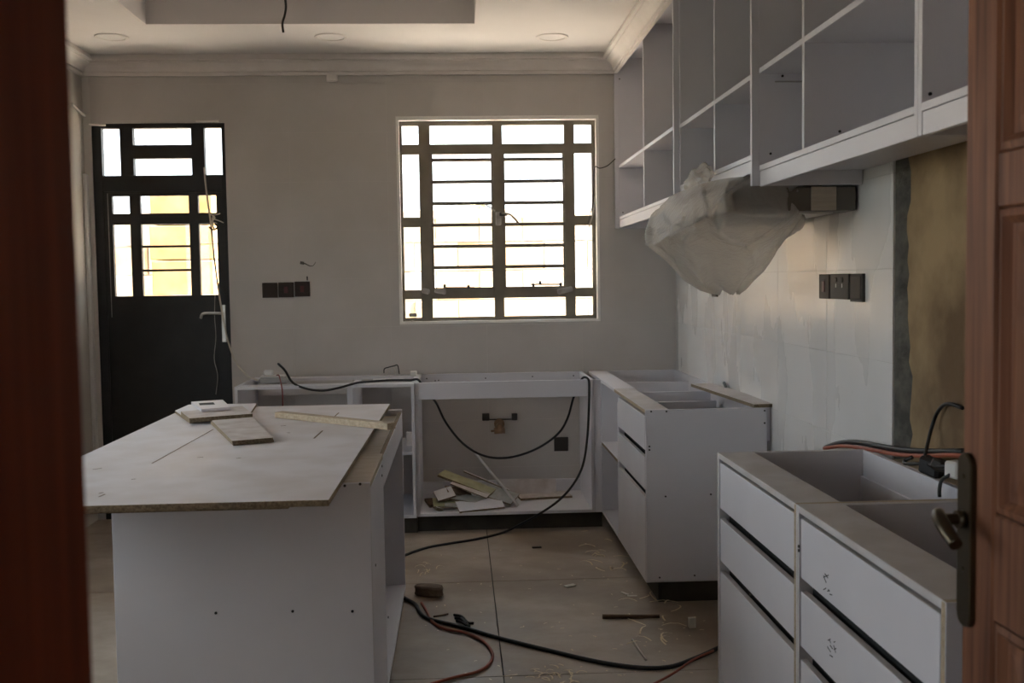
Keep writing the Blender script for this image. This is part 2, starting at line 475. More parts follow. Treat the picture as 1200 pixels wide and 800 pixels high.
# unseen hall behind the doorway; its side opening is added to let daylight in
h = wall_x('wall_hall_left', -1.45, -1.3, -2.6, YF - 0.16, -0.1, 3.1, [(-1.9, -0.7, 0.9, 2.2)], WPAINT)
h = wall_y('wall_hall_back', -2.75, -2.6, -1.45, XR + 0.25, -0.1, 3.1, [], WPAINT)

# ground and things outside
DARKG = noisy('added_dark_ground_colour', (0.040, 0.042, 0.030), (0.062, 0.064, 0.046), 6, 0.9)
g = box('added_dark_ground', -30, -2.6, -30, 6.2, -0.14, -0.10, DARKG, None, bev=0); g['kind'] = 'structure'  # unseen dark sheet, added to keep ground bounce off the wall cabinets
g = box('ground', -30, 30, -30, 45, -0.35, -0.14, SOIL, None, bev=0); g['kind'] = 'structure'

# ------------------------------------------------------------------ window in the back wall
def window_back():
    y0, y1 = YB + 0.05, YB + 0.085
    w = struct('window_1', (0.26, YB + 0.06, 1.177))
    # plastered reveal
    bm = bmesh.new()
    x0, x1, z0, z1 = WIN
    for a, b, c, d in ((x0, x0 + .017, z0, z1), (x1 - .017, x1, z0, z1), (x0 + .017, x1 - .017, z0, z0 + .016), (x0 + .017, x1 - .017, z1 - .024, z1)):
        addbox(bm, a, b, YB - 0.003, YB + 0.2, c, d)
    finish('reveal', bm, plain('reveal_plaster', (0.93, 0.90, 0.85), 0.8), w)
    X0, X1, Z0, Z1 = x0 + .017, x1 - .017, z0 + .016, z1 - .024
    def vbar(name, a, b, c=Z0, d=Z1, dy=0.0): box(name, a, b, y0 + dy, y1 + dy, c, d, STEEL, w)
    for a, b in ((X0, -0.332), (-0.230, -0.160), (0.228, 0.289), (0.677, 0.740), (0.849, X1)): vbar('mullion', a, b)
    def hbar(a, b, c, d, n='transom'): box(n, a, b, y0 + 0.001, y1 - 0.001, c, d, STEEL, w)
    cols = [(-0.332, -0.230), (-0.160, 0.228), (0.289, 0.677), (0.740, 0.849)]
    for i, (a, b) in enumerate(cols):
        hbar(a, b, Z0, 1.215); hbar(a, b, 2.405, Z1); hbar(a, b, 2.229, 2.290)
        hbar(a, b, 1.330, 1.388)
        if i in (0, 3): hbar(a, b, 1.779, 1.840)
    # opening sashes with their burglar bars
    for a, b in ((-0.160, 0.228), (0.289, 0.677)):
        s = bpy.data.objects.new('sash', None); COL.objects.link(s); s.parent = w
        s.location = (0, 0, 0)
        for p, q, r_, t in ((a, a + .014, 1.388, 2.229), (b - .010, b, 1.388, 2.229), (a + .014, b - .01, 1.388, 1.400), (a + .014, b - .01, 2.185, 2.205)):
            box('sash_bar', p, q, y0 + 0.012, y1 + 0.012, r_, t, STEEL, s)
        for z in (2.058, 1.924, 1.790, 1.657, 1.526):
            box('burglar_bar', a, b, y0 + 0.004, y0 + 0.018, z - 0.0105, z + 0.0105, STEEL, s)
        zz = [2.19, 2.058, 1.924, 1.790, 1.657, 1.526, 1.395]
        for k in range(6):
            box('pane', a + .01, b - .006, y0 + 0.024, y0 + 0.028, zz[k + 1], zz[k], GLASS, s, bev=0)
    for i, (a, b) in enumerate(cols):
        box('pane', a - .004, b + .004, y0 + 0.02, y0 + 0.024, 2.287, 2.408, GLASS, w, bev=0)
        box('pane', a - .004, b + .004, y0 + 0.02, y0 + 0.024, 1.212, 1.333, GLASS, w, bev=0)
        if i in (0, 3):
            box('pane', a - .004, b + .004, y0 + 0.02, y0 + 0.024, 1.837, 2.232, GLASS, w, bev=0)
            box('pane', a - .004, b + .004, y0 + 0.02, y0 + 0.024, 1.385, 1.782, GLASS, w, bev=0)
    # latch in the middle
    c = ony(584, 256, y0 - 0.01)
    lt = slab('latch', (c.x, y0 - 0.012, c.z), (0.036, 0.03, 0.085), (0, 0, 0), PUTTY, w, bev=0.006)
    tube('latch_handle', [ony(588, 250, y0 - .03), ony(597, 251, y0 - .05), ony(603, 256, y0 - .06), ony(608, 262, y0 - .06)], 0.006, STEEL, w)
    tube('latch_handle', [ony(580, 247, y0 - .02), ony(574, 243, y0 - .04), ony(567, 238, y0 - .05)], 0.004, PUTTY, w)
    slab('latch_tongue', ony(590, 251, y0 - .02), (0.05, 0.02, 0.022), (0, 0, 0), BLACKM, w, bev=0.003)
    # stays wrapped in paper along the bottom of the sashes
    for px, sg in ((497, 1), (514, 1), (660, -1)):
        wdt = 0.05 if px == 497 else (0.075 if px == 514 else 0.10)
        slab('stay_wrap', ony(px + 2, 341 if px < 600 else 340, y0 - 0.012), (wdt, 0.022, 0.035), (0, 12 * sg, 0), PUTTY, w, bev=0.008)
    for a, b in (((520, 337), (556, 337)), ((622, 333), (658, 333))):
        tube('stay_bar', [ony(*a, y0 - .012), ony(*b, y0 - .012)], 0.005, STEEL, w, smooth=False)
    for px, py in ((521, 335), (549, 336), (625, 334), (633, 331), (657, 333)):
        slab('stay_peg', ony(px, py, y0 - .014), (0.016, 0.016, 0.022), (0, 0, 0), BLACKM, w, bev=0.003)
    slab('bird_dropping', ony(484, 369, y0 + .016), (0.05, 0.002, 0.022), (0, 0, 0), GPLAST, w, bev=0.0008)
    slab('mortar_crumb', ony(484, 377, YB + .02), (0.022, 0.02, 0.014), (0, 20, 0), PUTTY, w, bev=0.004)
window_back()

# unseen glazed opening added in the left wall to bring daylight onto the fronts
w2 = struct('added_window_2', (XL - 0.1, 2.95, 0.85))
for a, b in ((1.6, 1.65), (2.925, 2.975), (4.25, 4.3)): box('mullion', XL - 0.12, XL - 0.08, a, b, 0.85, 2.05, STEEL, w2)
for c, d in ((0.85, 0.90), (2.00, 2.05)):
    for a, b in ((1.65, 2.925), (2.975, 4.25)): box('transom', XL - 0.119, XL - 0.081, a, b, c, d, STEEL, w2)
for a, b in ((1.65, 2.925), (2.975, 4.25)): box('pane', XL - 0.102, XL - 0.098, a, b, 0.90, 2.00, GLASS, w2, bev=0)

# ------------------------------------------------------------------ black back door
def back_door():
    d = struct('door_1', (-1.8, YB + 0.03, 0))
    y0, y1 = YB + 0.012, YB + 0.06
    x0, x1, zt = DOOR[0], DOOR[1], DOOR[3]
    box('frame_post', x0, -2.150, y0, y1, 0, zt, BLACKM, d); box('frame_post', -1.428, x1, y0, y1, 0, zt, BLACKM, d)
    # transom light
    box('transom_rail', -2.150, -1.428, y0, y1, 2.397, zt, BLACKM, d)
    box('transom_rail', -2.150, -1.428, y0, y1, 2.016, 2.112, BLACKM, d)
    box('transom_post', -2.040, -1.962, y0, y1, 2.112, 2.397, BLACKM, d)
    box('transom_post', -1.612, -1.534, y0, y1, 2.112, 2.397, BLACKM, d)
    box('transom_rail', -1.962, -1.612, y0, y1, 2.214, 2.296, BLACKM, d)
    for a, b, c, e in ((-2.15, -2.04, 2.112, 2.397), (-1.962, -1.612, 2.296, 2.397), (-1.962, -1.612, 2.112, 2.214), (-1.534, -1.428, 2.112, 2.397)):
        box('pane', a, b, y0 + .02, y0 + .024, c, e, GLASS, d, bev=0)
    # leaf
    lf = bpy.data.objects.new('door_leaf', None); COL.objects.link(lf); lf.parent = d
    ly0, ly1 = y0 + 0.008, y1 - 0.006
    L0, L1 = -2.1505, -1.4275
    cols = [(-2.102, -1.997), (-1.933, -1.640), (-1.584, -1.474)]
    xs = [L0, cols[0][0]], [cols[0][1], cols[1][0]], [cols[1][1], cols[2][0]], [cols[2][1], L1]
    for a, b in xs: box('stile', a, b, ly0, ly1, 1.378, 2.0155, BLACKM, lf)
    for a, b in cols:
        box('leaf_rail', a, b, ly0 + .001, ly1 - .001, 1.988, 2.0155, BLACKM, lf)
        box('leaf_rail', a, b, ly0 + .001, ly1 - .001, 1.815, 1.882, BLACKM, lf)
        box('pane', a, b, ly0 + .015, ly0 + .019, 1.882, 1.988, GLASS, lf, bev=0)
        box('pane', a, b, ly0 + .015, ly0 + .019, 1.378, 1.815, GLASS, lf, bev=0)
    for z in (1.679, 1.533): box('burglar_bar', cols[1][0], cols[1][1], ly0 + .003, ly0 + .014, z - .007, z + .007, BLACKM, lf)
    box('burglar_bar', cols[2][0], cols[2][1], ly0 + .004, ly0 + .009, 1.688, 1.693, BLACKM, lf, bev=0)
    box('steel_sheet', L0, L1, ly0 + 0.004, ly1, 0.02, 1.378, BLACKM, lf)
    box('rim', -2.128, -2.124, ly0 - .004, ly0, 1.25, 2.006, GPLAST, lf, bev=0)
    box('rim', -2.128, -1.436, ly0 - .004, ly0, 2.004, 2.008, SOCK2, lf, bev=0)
    # handle
    pl = box('handle_plate', -1.462, -1.434, ly0 - .008, ly0 + .006, 1.085, 1.315, SILVER, lf, bev=0.003)
    c = ony(260, 367, ly0 - .02)
    tube('lever', [(c.x, ly0, c.z), (c.x, ly0 - .05, c.z), (c.x - .04, ly0 - .055, c.z + .002), (c.x - .105, ly0 - .055, c.z), (c.x - .122, ly0 - .05, c.z - .028)], 0.009, SILVER, lf)
    # plaster patches round the frame
    slab('plaster_patch', ony(114, 146.3, YB - .004), (0.10, 0.012, 0.012), (0, 2, 0), CORN, d, bev=0.003)
    slab('plaster_patch', ony(243, 142.0, YB - .004), (0.14, 0.012, 0.012), (0, -1, 0), CORN, d, bev=0.003)
back_door()
# broken plaster edge beside the door
pe = box('trim_5', XL + 0.001, XL + 0.022, YB - 0.05, YB - 0.001, 0.3, 2.12, WPLAST, None, bev=0.004); pe['kind'] = 'structure'

# ------------------------------------------------------------------ doorway lining and wooden door in the foreground
jl = struct('trim_6', (-0.255, YF, 0))
box('lining', -0.284, -0.232, YF - 0.19, YF + 0.04, 0, 2.09, JAMBW, jl, bev=0.004)
box('lining', 0.772, 0.824, YF - 0.19, YF + 0.01, 0, 2.09, JAMBW, jl, bev=0.004)
box('head_lining', -0.284, 0.824, YF - 0.19, YF + 0.01, 2.09, 2.128, JAMBW, jl, bev=0.004)
def wood_door():
    x0, x1 = 0.732, 0.770
    ya, yb = 0.645, 1.492
    d = struct('door_2', (0.75, ya, 0.012))
    zb, zt = 0.012, 2.075
    box('stile', x0, x1, yb - 0.088, yb, zb, zt, DOORW, d, bev=0.004)
    box('stile', x0, x1, ya, ya + 0.10, zb, zt, DOORW, d, bev=0.004)
    y0, y1 = ya + 0.10, yb - 0.088
    rails = [(zb, 0.20), (0.955, 1.105), (1.525, 1.60), (1.97, zt)]
    for a, b in rails: box('rail', x0 + .001, x1 - .001, y0, y1, a, b, DOORW, d, bev=0.003)
    for (a, b) in ((0.20, 0.955), (1.105, 1.525), (1.60, 1.97)):
        bm = bmesh.new()
        addbox(bm, x0 + .013, x1 - .013, y0, y1, a, b)
        for s in (-1, 1):                    # raised, fielded panel, both faces
            xs = x0 + .013 if s < 0 else x1 - .013
            def ring(m, dx): return [bm.verts.new((xs + s * dx, q, z)) for q, z in ((y0 + m, a + m), (y1 - m, a + m), (y1 - m, b - m), (y0 + m, b - m))]
            R = [ring(0.002, 0.009), ring(0.012, 0.011), ring(0.022, 0.001), ring(0.034, 0.0015), ring(0.075, 0.010)]
            for i in range(len(R) - 1):
                for k in range(4): bm.faces.new((R[i][k], R[i][(k + 1) % 4], R[i + 1][(k + 1) % 4], R[i + 1][k]))
            bm.faces.new(R[-1])
        finish('panel', bm, DOORW, d)
    # handle: long plate with rounded ends, lever
    z0, z1 = 0.925, 1.180; cy = yb - 0.021; hw = 0.020
    poly = []
    for k in range(9): t = math.pi * k / 8; poly.append((cy + hw * math.cos(t), z1 - hw + hw * math.sin(t)))
    for k in range(9): t = math.pi + math.pi * k / 8; poly.append((cy + hw * math.cos(t), z0 + hw + hw * math.sin(t)))
    pl = prism('handle_plate', poly, 'x', x0 - 0.009, x0 + 0.002, BRASS, d, bev=0.002)
    z = 1.083
    disc('lever_rose', (x0 - .013, cy, z), 'x', 0.013, 0.012, BRASS, d, 16)
    bm = bmesh.new()
    addtube(bm, [(x0, cy, z), (x0 - .03, cy, z), (x0 - .046, cy - .004, z)], 0.0085, 10)
    addtube(bm, [(x0 - .040, cy + .012, z + .006), (x0 - .047, cy - .008, z + .003), (x0 - .050, cy - .032, z - .006), (x0 - .048, cy - .060, z - .022)], lambda t: 0.0095 + 0.0015 * math.sin(t * 3.1), 10)
    finish('lever', bm, BRASS, d)
    disc('screw', (x0 - .010, cy, 1.01), 'x', 0.004, 0.003, BRASS, d)
    disc('screw', (x0 - .010, cy, 1.145), 'x', 0.004, 0.003, BRASS, d)
    for zz in (0.25, 1.75): box('hinge', x0 + .012, x1 + 0.0015, ya - 0.02, ya + 0.005, zz, zz + 0.1, BRASS, d)
wood_door()

# ------------------------------------------------------------------ base cabinets
TOP, BOT, T = 0.866, 0.098, 0.018
def screws(parent, pts, axis='y'):
    for p in pts: disc('screw', p, axis, 0.0042, 0.003, BLACK, parent, 8)

def sink_unit():
    x0, x1, y0, y1 = -0.256, 0.765, 5.98, 6.552
    t = thing('base_cabinet', 'long open white sink cabinet without doors, scraps of board on its floor', 'cabinet', ((x0 + x1) / 2, (y0 + y1) / 2, 0))
    box('side_panel', x0, x0 + T, y0, y1, BOT, TOP, WHITE, t)
    box('side_panel', x1 - T, x1, y0, y1, BOT, TOP, WHITE, t)
    box('bottom_panel', x0 + T, x1 - T, y0, y1, BOT, BOT + T, WHITE, t)
    box('front_rail', x0 + T, x1 - T, y0 + .001, y0 + T, TOP - 0.096, TOP, WHITE, t)
    box('back_rail', x0 + T, x1 - T, y1 - T, y1, TOP - 0.12, TOP, WHITE, t)
    box('back_rail', x0 + T, x1 - T, y1 - T, y1, BOT + T, BOT + T + 0.075, WHITE, t)
    box('plinth', x0, x1 + 0.05, y0 + 0.06, y0 + 0.078, 0.0, BOT, PLINTH, t)
    screws(t, [ony(p[0], p[1], y1 - T - .001) for p in ((500, 443.5), (510, 446), (514, 445.5), (569, 443), (624, 441), (672, 440))])
    return t
sink_unit()
def left_unit():
    x0, x1, y0, y1 = -1.262, -0.257, 5.95, 6.552
    t = thing('base_cabinet', 'open white carcass unit with a centre divider behind the island', 'cabinet', ((x0 + x1) / 2, (y0 + y1) / 2, 0))
    box('side_panel', x0, x0 + T, y0, y1, BOT, TOP, WHITE, t)
    box('side_panel', x1 - T - .001, x1 - .001, y0, y1, BOT, TOP, WHITE, t)
    xm = -0.625
    box('divider_panel', xm - 0.012, xm + 0.02, y0 + 0.02, y1 - T, BOT + T, TOP - T, WHITE, t)
    box('bottom_panel', x0 + T, x1 - T - .001, y0, y1, BOT, BOT + T, WHITE, t)
    box('top_rail', x0 + T, x1 - T - .001, y0, y0 + 0.11, TOP - T, TOP, WHITE, t)
    box('top_rail', x0 + T, x1 - T - .001, y1 - 0.10, y1, TOP - T, TOP, WHITE, t)
    box('under_rail', x0 + T + .05, xm - .03, y1 - 0.13, y1 - 0.112, TOP - 0.10, TOP - T, DUSTY, t)
    box('shelf', xm + .02, x1 - T - .001, y0 + 0.03, y1 - T, 0.455, 0.455 + T, WHITE, t)
    box('plinth', x0, x1, y0 + 0.06, y0 + 0.078, 0.0, BOT, PLINTH, t)
    slab('packing_block', (-0.285, 6.03, 0.545), (0.05, 0.06, 0.07), (0, 0, 0), DUSTY, t)
    return t
left_unit()
def drawer(parent, x, ya, yb, z0, z1, depth=0.45, zbox=None):
    """inset drawer: front board facing -x with its box behind"""
    d = box('drawer', x, x + T, ya, yb, z0, z1, WHITE, parent, edge=DUSTY)
    h = min(z1 - 0.03, z0 + 0.16)
    bm = bmesh.new()
    y0, y1, xa, xb = ya + 0.016, yb - 0.016, x + T + .0005, x + depth
    addbox(bm, xa, xb, y0, y0 + .012, z0 + .012, h); addbox(bm, xa, xb, y1 - .012, y1, z0 + .012, h)
    addbox(bm, xb - .012, xb, y0 + .012, y1 - .012, z0 + .012, h); addbox(bm, xa, xb - .012, y0 + .012, y1 - .012, z0 + .012, z0 + .02)
    finish('drawer_box', bm, WHITE, d)
    return d
def corner_unit():
    x0, x1, y0, y1 = 0.806, 1.342, 4.53, 5.335
    t = thing('drawer_cabinet', 'white three drawer cabinet with a plain end panel, beside the corner carcass', 'cabinet', ((x0 + x1) / 2, (y0 + y1) / 2, 0))
    box('end_panel', x0, x1, y0, y0 + T, BOT + .01, TOP, WHITE, t)
    box('side_panel', x0, x1 - .03, y1 - T, y1, BOT, TOP - .06, WHITE, t)
    box('bottom_panel', x0, x1 - .03, y0 + T, y1 - T, BOT, BOT + T, WHITE, t)
    box('back_panel', x1 - 0.05, x1 - .042, y0 + T, y1 - T, BOT + T, TOP - 0.12, WHITE, t)
    box('back_rail', 1.345, 1.3635, y0 + T, 6.53, TOP - 0.15, TOP - .001, WHITE, t)
    box('gap_shade_sheet', x0 + 0.03, x0 + 0.036, y0 + T, y1 - T, BOT + T, TOP - T, GAPM, t)  # black sheet standing in for the shade behind the drawer gaps
    box('top_strip', x0, x0 + 0.105, y0 + T, 5.455, TOP - T, TOP, DUSTY, t, edge=PINE)
    for z0, z1 in ((0.688, 0.838), (0.512, 0.655), (BOT + .004, 0.478)):
        drawer(t, x0 - 0.002, y0 + T + .003, y1 - T - .003, z0, z1, 0.028)
    box('plinth', x0 + .06, x0 + .078, y0 + 0.05, y1, 0, BOT, PLINTH, t)
    box('plinth', x0 + .078, x1 + .02, y0 + 0.05, y0 + 0.068, 0, BOT, PLINTH, t)
    y = y0 - .0005
    screws(t, [ony(p[0], p[1], y) for p in ((763, 482), (781, 482), (896, 481), (896, 495.5), (761, 523), (761, 527), (780, 581.5), (833, 579), (773, 676.5), (814, 674))])
    bd = slab('top_strip', (1.305, 5.00, TOP + .009), (0.115, 0.95, 0.016), (0, 0, 4.0), DUSTY, t, edge=CHIP)
    tube('cable_stub', [onx(851, 456, 1.34), onx(850, 452, 1.345), onx(848.5, 448.5, 1.35)], 0.008, BLACK, t)
    return t
corner_unit()
def corner_carcass():
    x0, x1, y0, y1 = 0.806, 1.342, 5.337, 6.552
    t = thing('corner_cabinet', 'open white corner carcass with one shelf where the two runs meet', 'cabinet', ((x0 + x1) / 2, (y0 + y1) / 2, 0))
    box('filler_panel', 0.766, x0 + T, 5.982, 6.0, BOT, TOP - .001, WHITE, t)
    box('side_panel', x0, x1 - .03, y0, y0 + T, BOT, TOP - .06, WHITE, t)
    box('inner_panel', x0, x1 - .03, 5.962, 5.98, BOT, TOP - .02, WHITE, t)
    box('shelf', x0, x1 - .03, y0 + T, 5.962, 0.492, 0.51, WHITE, t, edge=CHIP)
    box('bottom_panel', x0, x1 - .03, y0 + T, 5.962, BOT, BOT + T, WHITE, t)
    box('back_rail', x0 + T, XR - .003, y1 - T, y1, TOP - .16, TOP, WHITE, t)
    box('top_strip', x0, x0 + 0.11, 5.457, y1 - T, TOP - T + .001, TOP + .001, WHITE, t)
    box('cross_rail', x0 + 0.11, x1 - .03, 5.44, 5.457, TOP - .11, TOP - .02, WHITE, t)
    box('plinth', x0 + .06, x0 + .078, y0 + .01, 6.04, 0, BOT, PLINTH, t)
    return t
corner_carcass()
def near_unit(ya, yb, lab, tilt, ends):
    x0, x1 = 0.838, 1.335
    t = thing('drawer_cabinet', lab, 'cabinet', ((x0 + x1) / 2, (ya + yb) / 2, 0))
    box('side_panel', x0, x1, yb - T, yb, BOT, TOP, WHITE, t, edge=DUSTY)
    box('side_panel', x0, x1, ya, ya + T, BOT, TOP, WHITE, t, edge=PINE)
    box('bottom_panel', x0, x1, ya + T, yb - T, BOT, BOT + T, WHITE, t)
    box('back_panel', x1 - T, x1, ya + T, yb - T, BOT + T, TOP, WHITE, t)
    box('top_strip', x0 + .001, x0 + 0.118, ya + T, yb - T, TOP - T, TOP, DUSTY, t)
    box('inner_rail', x1 - T - .008, x1 - T, ya + T, yb - T, BOT + T, TOP - 0.085, WHITE, t)
    box('gap_shade_sheet', x0 + 0.035, x0 + 0.041, ya + T, yb - T, BOT + T, TOP - T, GAPM, t)  # darkness between the drawer fronts, put in as a black sheet
    ds = []
    for z0, z1 in ((0.686, 0.836), (0.512, 0.652), (BOT + .022, 0.478)):
        ds.append(drawer(t, x0 + 0.004, ya + T + .012, yb - T - .004, z0, z1, 0.033))
    box('plinth', x0 + .06, x0 + .078, ya, yb, 0, BOT, PLINTH, t)
    if ends: box('plinth', x0 + .078, x1, yb - .068, yb - .05, 0, BOT, PLINTH, t)
    return t, ds
u1, d1 = near_unit(2.578, 3.388, 'white three drawer cabinet with a bare top frame, at the end beside the cooker gap', 1.2, True)
u2, d2 = near_unit(1.765, 2.576, 'white three drawer cabinet with scuffed fronts, by the lever of the wooden door', 0.8, False)
# scuffs on two fronts
def scuff(parent, px, py, X):
    bm = bmesh.new(); rnd = random.Random(px)
    c = onx(px, py, X)
    for k in range(9):
        a = c + Vector((0, rnd.uniform(-.028, .028), rnd.uniform(-.022, .022)))
        L = rnd.uniform(.006, .022); an = rnd.uniform(-.5, .9)
        bm2 = Matrix.Translation(a) @ Matrix.Rotation(an, 4, 'X')
        addbox(bm, -.0003, .0003, -L / 2, L / 2, -.0011, .0011, M=bm2)
    finish('scuff_mark', bm, GAPM, parent)
scuff(d2[0], 970, 686, 0.8415); scuff(d2[1], 976, 760, 0.8415)
for u, pts in ((u1, ((878, 627), (879, 696))), (u2, ((936, 640), (936, 645)))):
    screws(u, [onx(p[0], p[1], 0.8415 if u is u1 else 0.8375) for p in pts], 'x')
box('ledge_strip', 1.338, XR + 0.026, 1.3, 3.19, TOP - 0.02, TOP, PINE, u2, label='raw wooden strip along the wall behind the cabinet')

# ------------------------------------------------------------------ island
def island():
    x0, x1, y0, ym, y1 = -0.990, -0.262, 3.0, 3.52, 4.745
    t = thing('kitchen_island', 'white kitchen island carcass with one open side, under loose boards', 'kitchen island', ((x0 + x1) / 2, (y0 + y1) / 2, 0))
    box('end_panel', x0, x1, y0, y0 + T, 0.05, TOP, WHITE, t, edge=DUSTY)
    box('side_panel', x1 - T, x1, y0 + T, ym, 0.05, TOP - T - .002, WHITE, t)
    box('top_rail', x1 - 0.115, x1, y0 + T, ym, TOP - T, TOP, PINE, t)
    box('top_rail', x1 - 0.115, x1 - T - .001, ym + .001, y1 - T, TOP - 0.045, TOP - .027, PINE, t)
    box('apron_rail', x1 - T, x1, ym + .002, y1 - T, TOP - 0.115, TOP - .012, WHITE, t, edge=CHIP)
    box('inner_panel', x0 + T, x1 - T - .002, ym - T, ym, 0.05, TOP - T - .002, WHITE, t)
    box('end_panel', x0, x1, y1 - T, y1, 0.05, TOP, WHITE, t)
    box('side_panel', x0, x0 + T, y0 + T, y1 - T, 0.05, TOP, WHITE, t)
    box('bottom_panel', x0 + T, x1, ym + .002, y1 - T, 0.052, 0.07, WHITE, t)
    box('bottom_panel', x0 + T, x1 - T - .002, y0 + T, ym - T, 0.052, 0.07, WHITE, t)
    box('centre_panel', (x0 + x1) / 2 - .15, (x0 + x1) / 2 - .132, ym, y1 - T, 0.07, TOP - .06, WHITE, t)
    box('plinth', x0 + .04, x1 - .06, y0 + .05, y1 - .05, 0.0, 0.05, PLINTH, t)
    screws(t, [ony(p[0], p[1], y0 - .0005) for p in ((253, 718), (343, 716), (413, 716), (404, 569), (422, 567))])
    screws(t, [onx(p[0], p[1], x1 + .0005) for p in ((447.5, 546), (447.5, 557), (440, 662), (455, 723))], 'x')
    return t
island()
# boards lying on the island
ZB = TOP + 0.0095
lb = box('board', -1.15, onz(337, 596, TOP + .004).x, 2.676, 4.4, TOP + .0005, TOP + .009, CHIP, None, bev=.0008, edge=CHIP)
tag(lb, 'brown chipboard sheet lying under the large white board on the island', 'board')
def top_board():
    t = thing('board', 'large white melamine sheet with brown edges covering the island', 'board', (-0.76, 3.65, ZB))
    z = ZB + .016
    bm = bmesh.new()
    fr, br = onz(385, 585.5, z), onz(457, 473, z)
    o = [(-1.225, fr.y), (fr.x, fr.y), (br.x, br.y), (-1.225, br.y)]
    A = [bm.verts.new((x, y, ZB)) for x, y in o]; B = [bm.verts.new((x, y, z)) for x, y in o]
    bm.faces.new(A[::-1]); bm.faces.new(B)
    for i in range(4):
        j = (i + 1) % 4; f = bm.faces.new((A[i], A[j], B[j], B[i])); f.material_index = 1
    finish('sheet', bm, [BOARD, CHIP], t)
    def mark(name, a, b, w, m=BLACK):
        p, q = onz(*a, z), onz(*b, z); d = (q - p); L = d.length; an = math.degrees(math.atan2(d.y, d.x))
        slab(name, (p + q) / 2 + Vector((0, 0, .0002)), (L, w, .0008), (0, 0, an), m, t, bev=0)
    mark('saw_cut', (178, 543), (250, 503), 0.004, BROWNW)
    mark('saw_cut', (392, 488), (397, 483.5), 0.005, BROWNW)
    mark('saw_cut', (368, 513.5), (378, 504.5), 0.006, BROWNW)
    for a, b in (((329, 499), (335, 498.5)), ((336, 507), (340, 507)), ((231, 536), (238, 535.5)), ((277, 537), (282, 536.5)), ((109, 550), (119, 548.5)), ((154, 561.5), (159, 561)), ((116, 578), (121, 577)), ((116, 582), (123, 579))):
        mark('scratch', a, b, 0.004, BROWNW)
top_board()
ZT = ZB + 0.0162
# batten
p, q = onz(327, 489, ZT), onz(459, 503, ZT)
mid = (p + q) / 2; dv = q - p
bt = slab('wooden_batten', (mid.x, mid.y, ZT + .0125), (dv.length, 0.042, 0.024), (0, 0, math.degrees(math.atan2(dv.y, dv.x))), PINE)
tag(bt, 'narrow pale wooden batten lying across the big white board', 'batten')
# offcuts on the board
def quad_board(name, pts, z, th, mat, label, cat, edge=CHIP, group=None, ztop=True):
    """a flat board from the four pixel corners of its top face at height z+th"""
    bm = bmesh.new()
    P = [onz(*p, z + th) for p in pts]
    B = [bm.verts.new(v) for v in P]; A = [bm.verts.new(v - Vector((0, 0, th))) for v in P]
    bm.faces.new(B); bm.faces.new(A[::-1])
    for i in range(len(P)):
        j = (i + 1) % len(P); f = bm.faces.new((A[i], A[j], B[j], B[i])); f.material_index = 1
    o = finish(name, bm, [mat, edge]); tag(o, label, cat, group); return o
quad_board('offcut', [(247, 494), (297, 490), (321, 515), (273, 519)], ZT + .0005, 0.009, OFFC, 'beige grooved offcut lying alone in front of the offcut stack, lower layer', 'offcut')
quad_board('offcut', [(248, 492.5), (296, 488.5), (320, 512.5), (272, 516.5)], ZT + .010, 0.008, OFFC, 'beige board laid flush on the grooved offcut in front of the stack', 'offcut')
quad_board('offcut', [(205, 481), (221, 474), (301, 472.5), (291, 487), (222, 493)], ZT + .0005, 0.010, WHITE, 'thin white offcut at the bottom of the offcut stack', 'offcut')
quad_board('offcut', [(212, 482), (284, 475.5), (296, 484.5), (222, 490)], ZT + .011, 0.016, OFFC, 'thick beige offcut with a brown edge on top of the front of the stack', 'offcut')
ow = thing('offcut', 'white offcut with a black slot lying on the back of the stack', 'offcut', onz(243, 474, ZT + .011))
bm = bmesh.new()
def pq(bm, pts, z, th, mi=0):
    P = [onz(*p, z + th) for p in pts]
    B = [bm.verts.new(v) for v in P]; A = [bm.verts.new(v - Vector((0, 0, th))) for v in P]
    bm.faces.new(B); bm.faces.new(A[::-1])
    for i in range(len(P)):
        j = (i + 1) % len(P); bm.faces.new((A[i], A[j], B[j], B[i]))
pq(bm, [(224, 470.5), (261, 468.2), (270, 476.5), (236, 479)], ZT + .029, 0.012)
finish('plate', bm, WHITE, ow)
bm = bmesh.new(); pq(bm, [(233, 472.2), (250, 471.2), (252, 473.6), (234, 474.6)], ZT + .0405, 0.001)
finish('slot', bm, GAPM, ow)

# ------------------------------------------------------------------ scraps in the sink cabinet
ZS = BOT + T
def scrap(label, c, size, rot, mat, edge=CHIP):
    o = slab('board_scrap', c, size, rot, mat, None, edge); tag(o, label, 'scrap', 'board scraps on the sink cabinet floor'); return o
scrap('yellow green board scrap slanting on top of the scrap heap', (0.03, 6.22, ZS + .125), (0.34, 0.11, 0.014), (6, 18, -20), GREENB)
scrap('long beige board scrap standing behind the scrap heap against the wall', (0.40, 6.40, ZS + .055), (0.36, 0.012, 0.10), (-18, 2, 3), OFFC)
scrap('beige board scrap lying flat behind the white one in the sink cabinet', (0.50, 6.36, ZS + .009), (0.32, 0.16, 0.014), (0, 0, 8), OFFC)
scrap('white board scrap lying at the front edge of the sink cabinet', (0.105, 6.06, ZS + .024), (0.27, 0.12, 0.012), (17, -2, 12), WHITE)
scrap('grey board scrap sloping down from the heap to the right', (0.16, 6.20, ZS + .075), (0.34, 0.14, 0.012), (14, 14, -22), GREYB)
scrap('short white scrap sticking up at the left of the heap', (-0.10, 6.10, ZS + .085), (0.11, 0.08, 0.014), (34, -12, 18), DUSTY)
scrap('dark green grey scrap low at the left of the heap', (-0.09, 6.09, ZS + .035), (0.16, 0.09, 0.014), (22, 2, 6), GREENB)
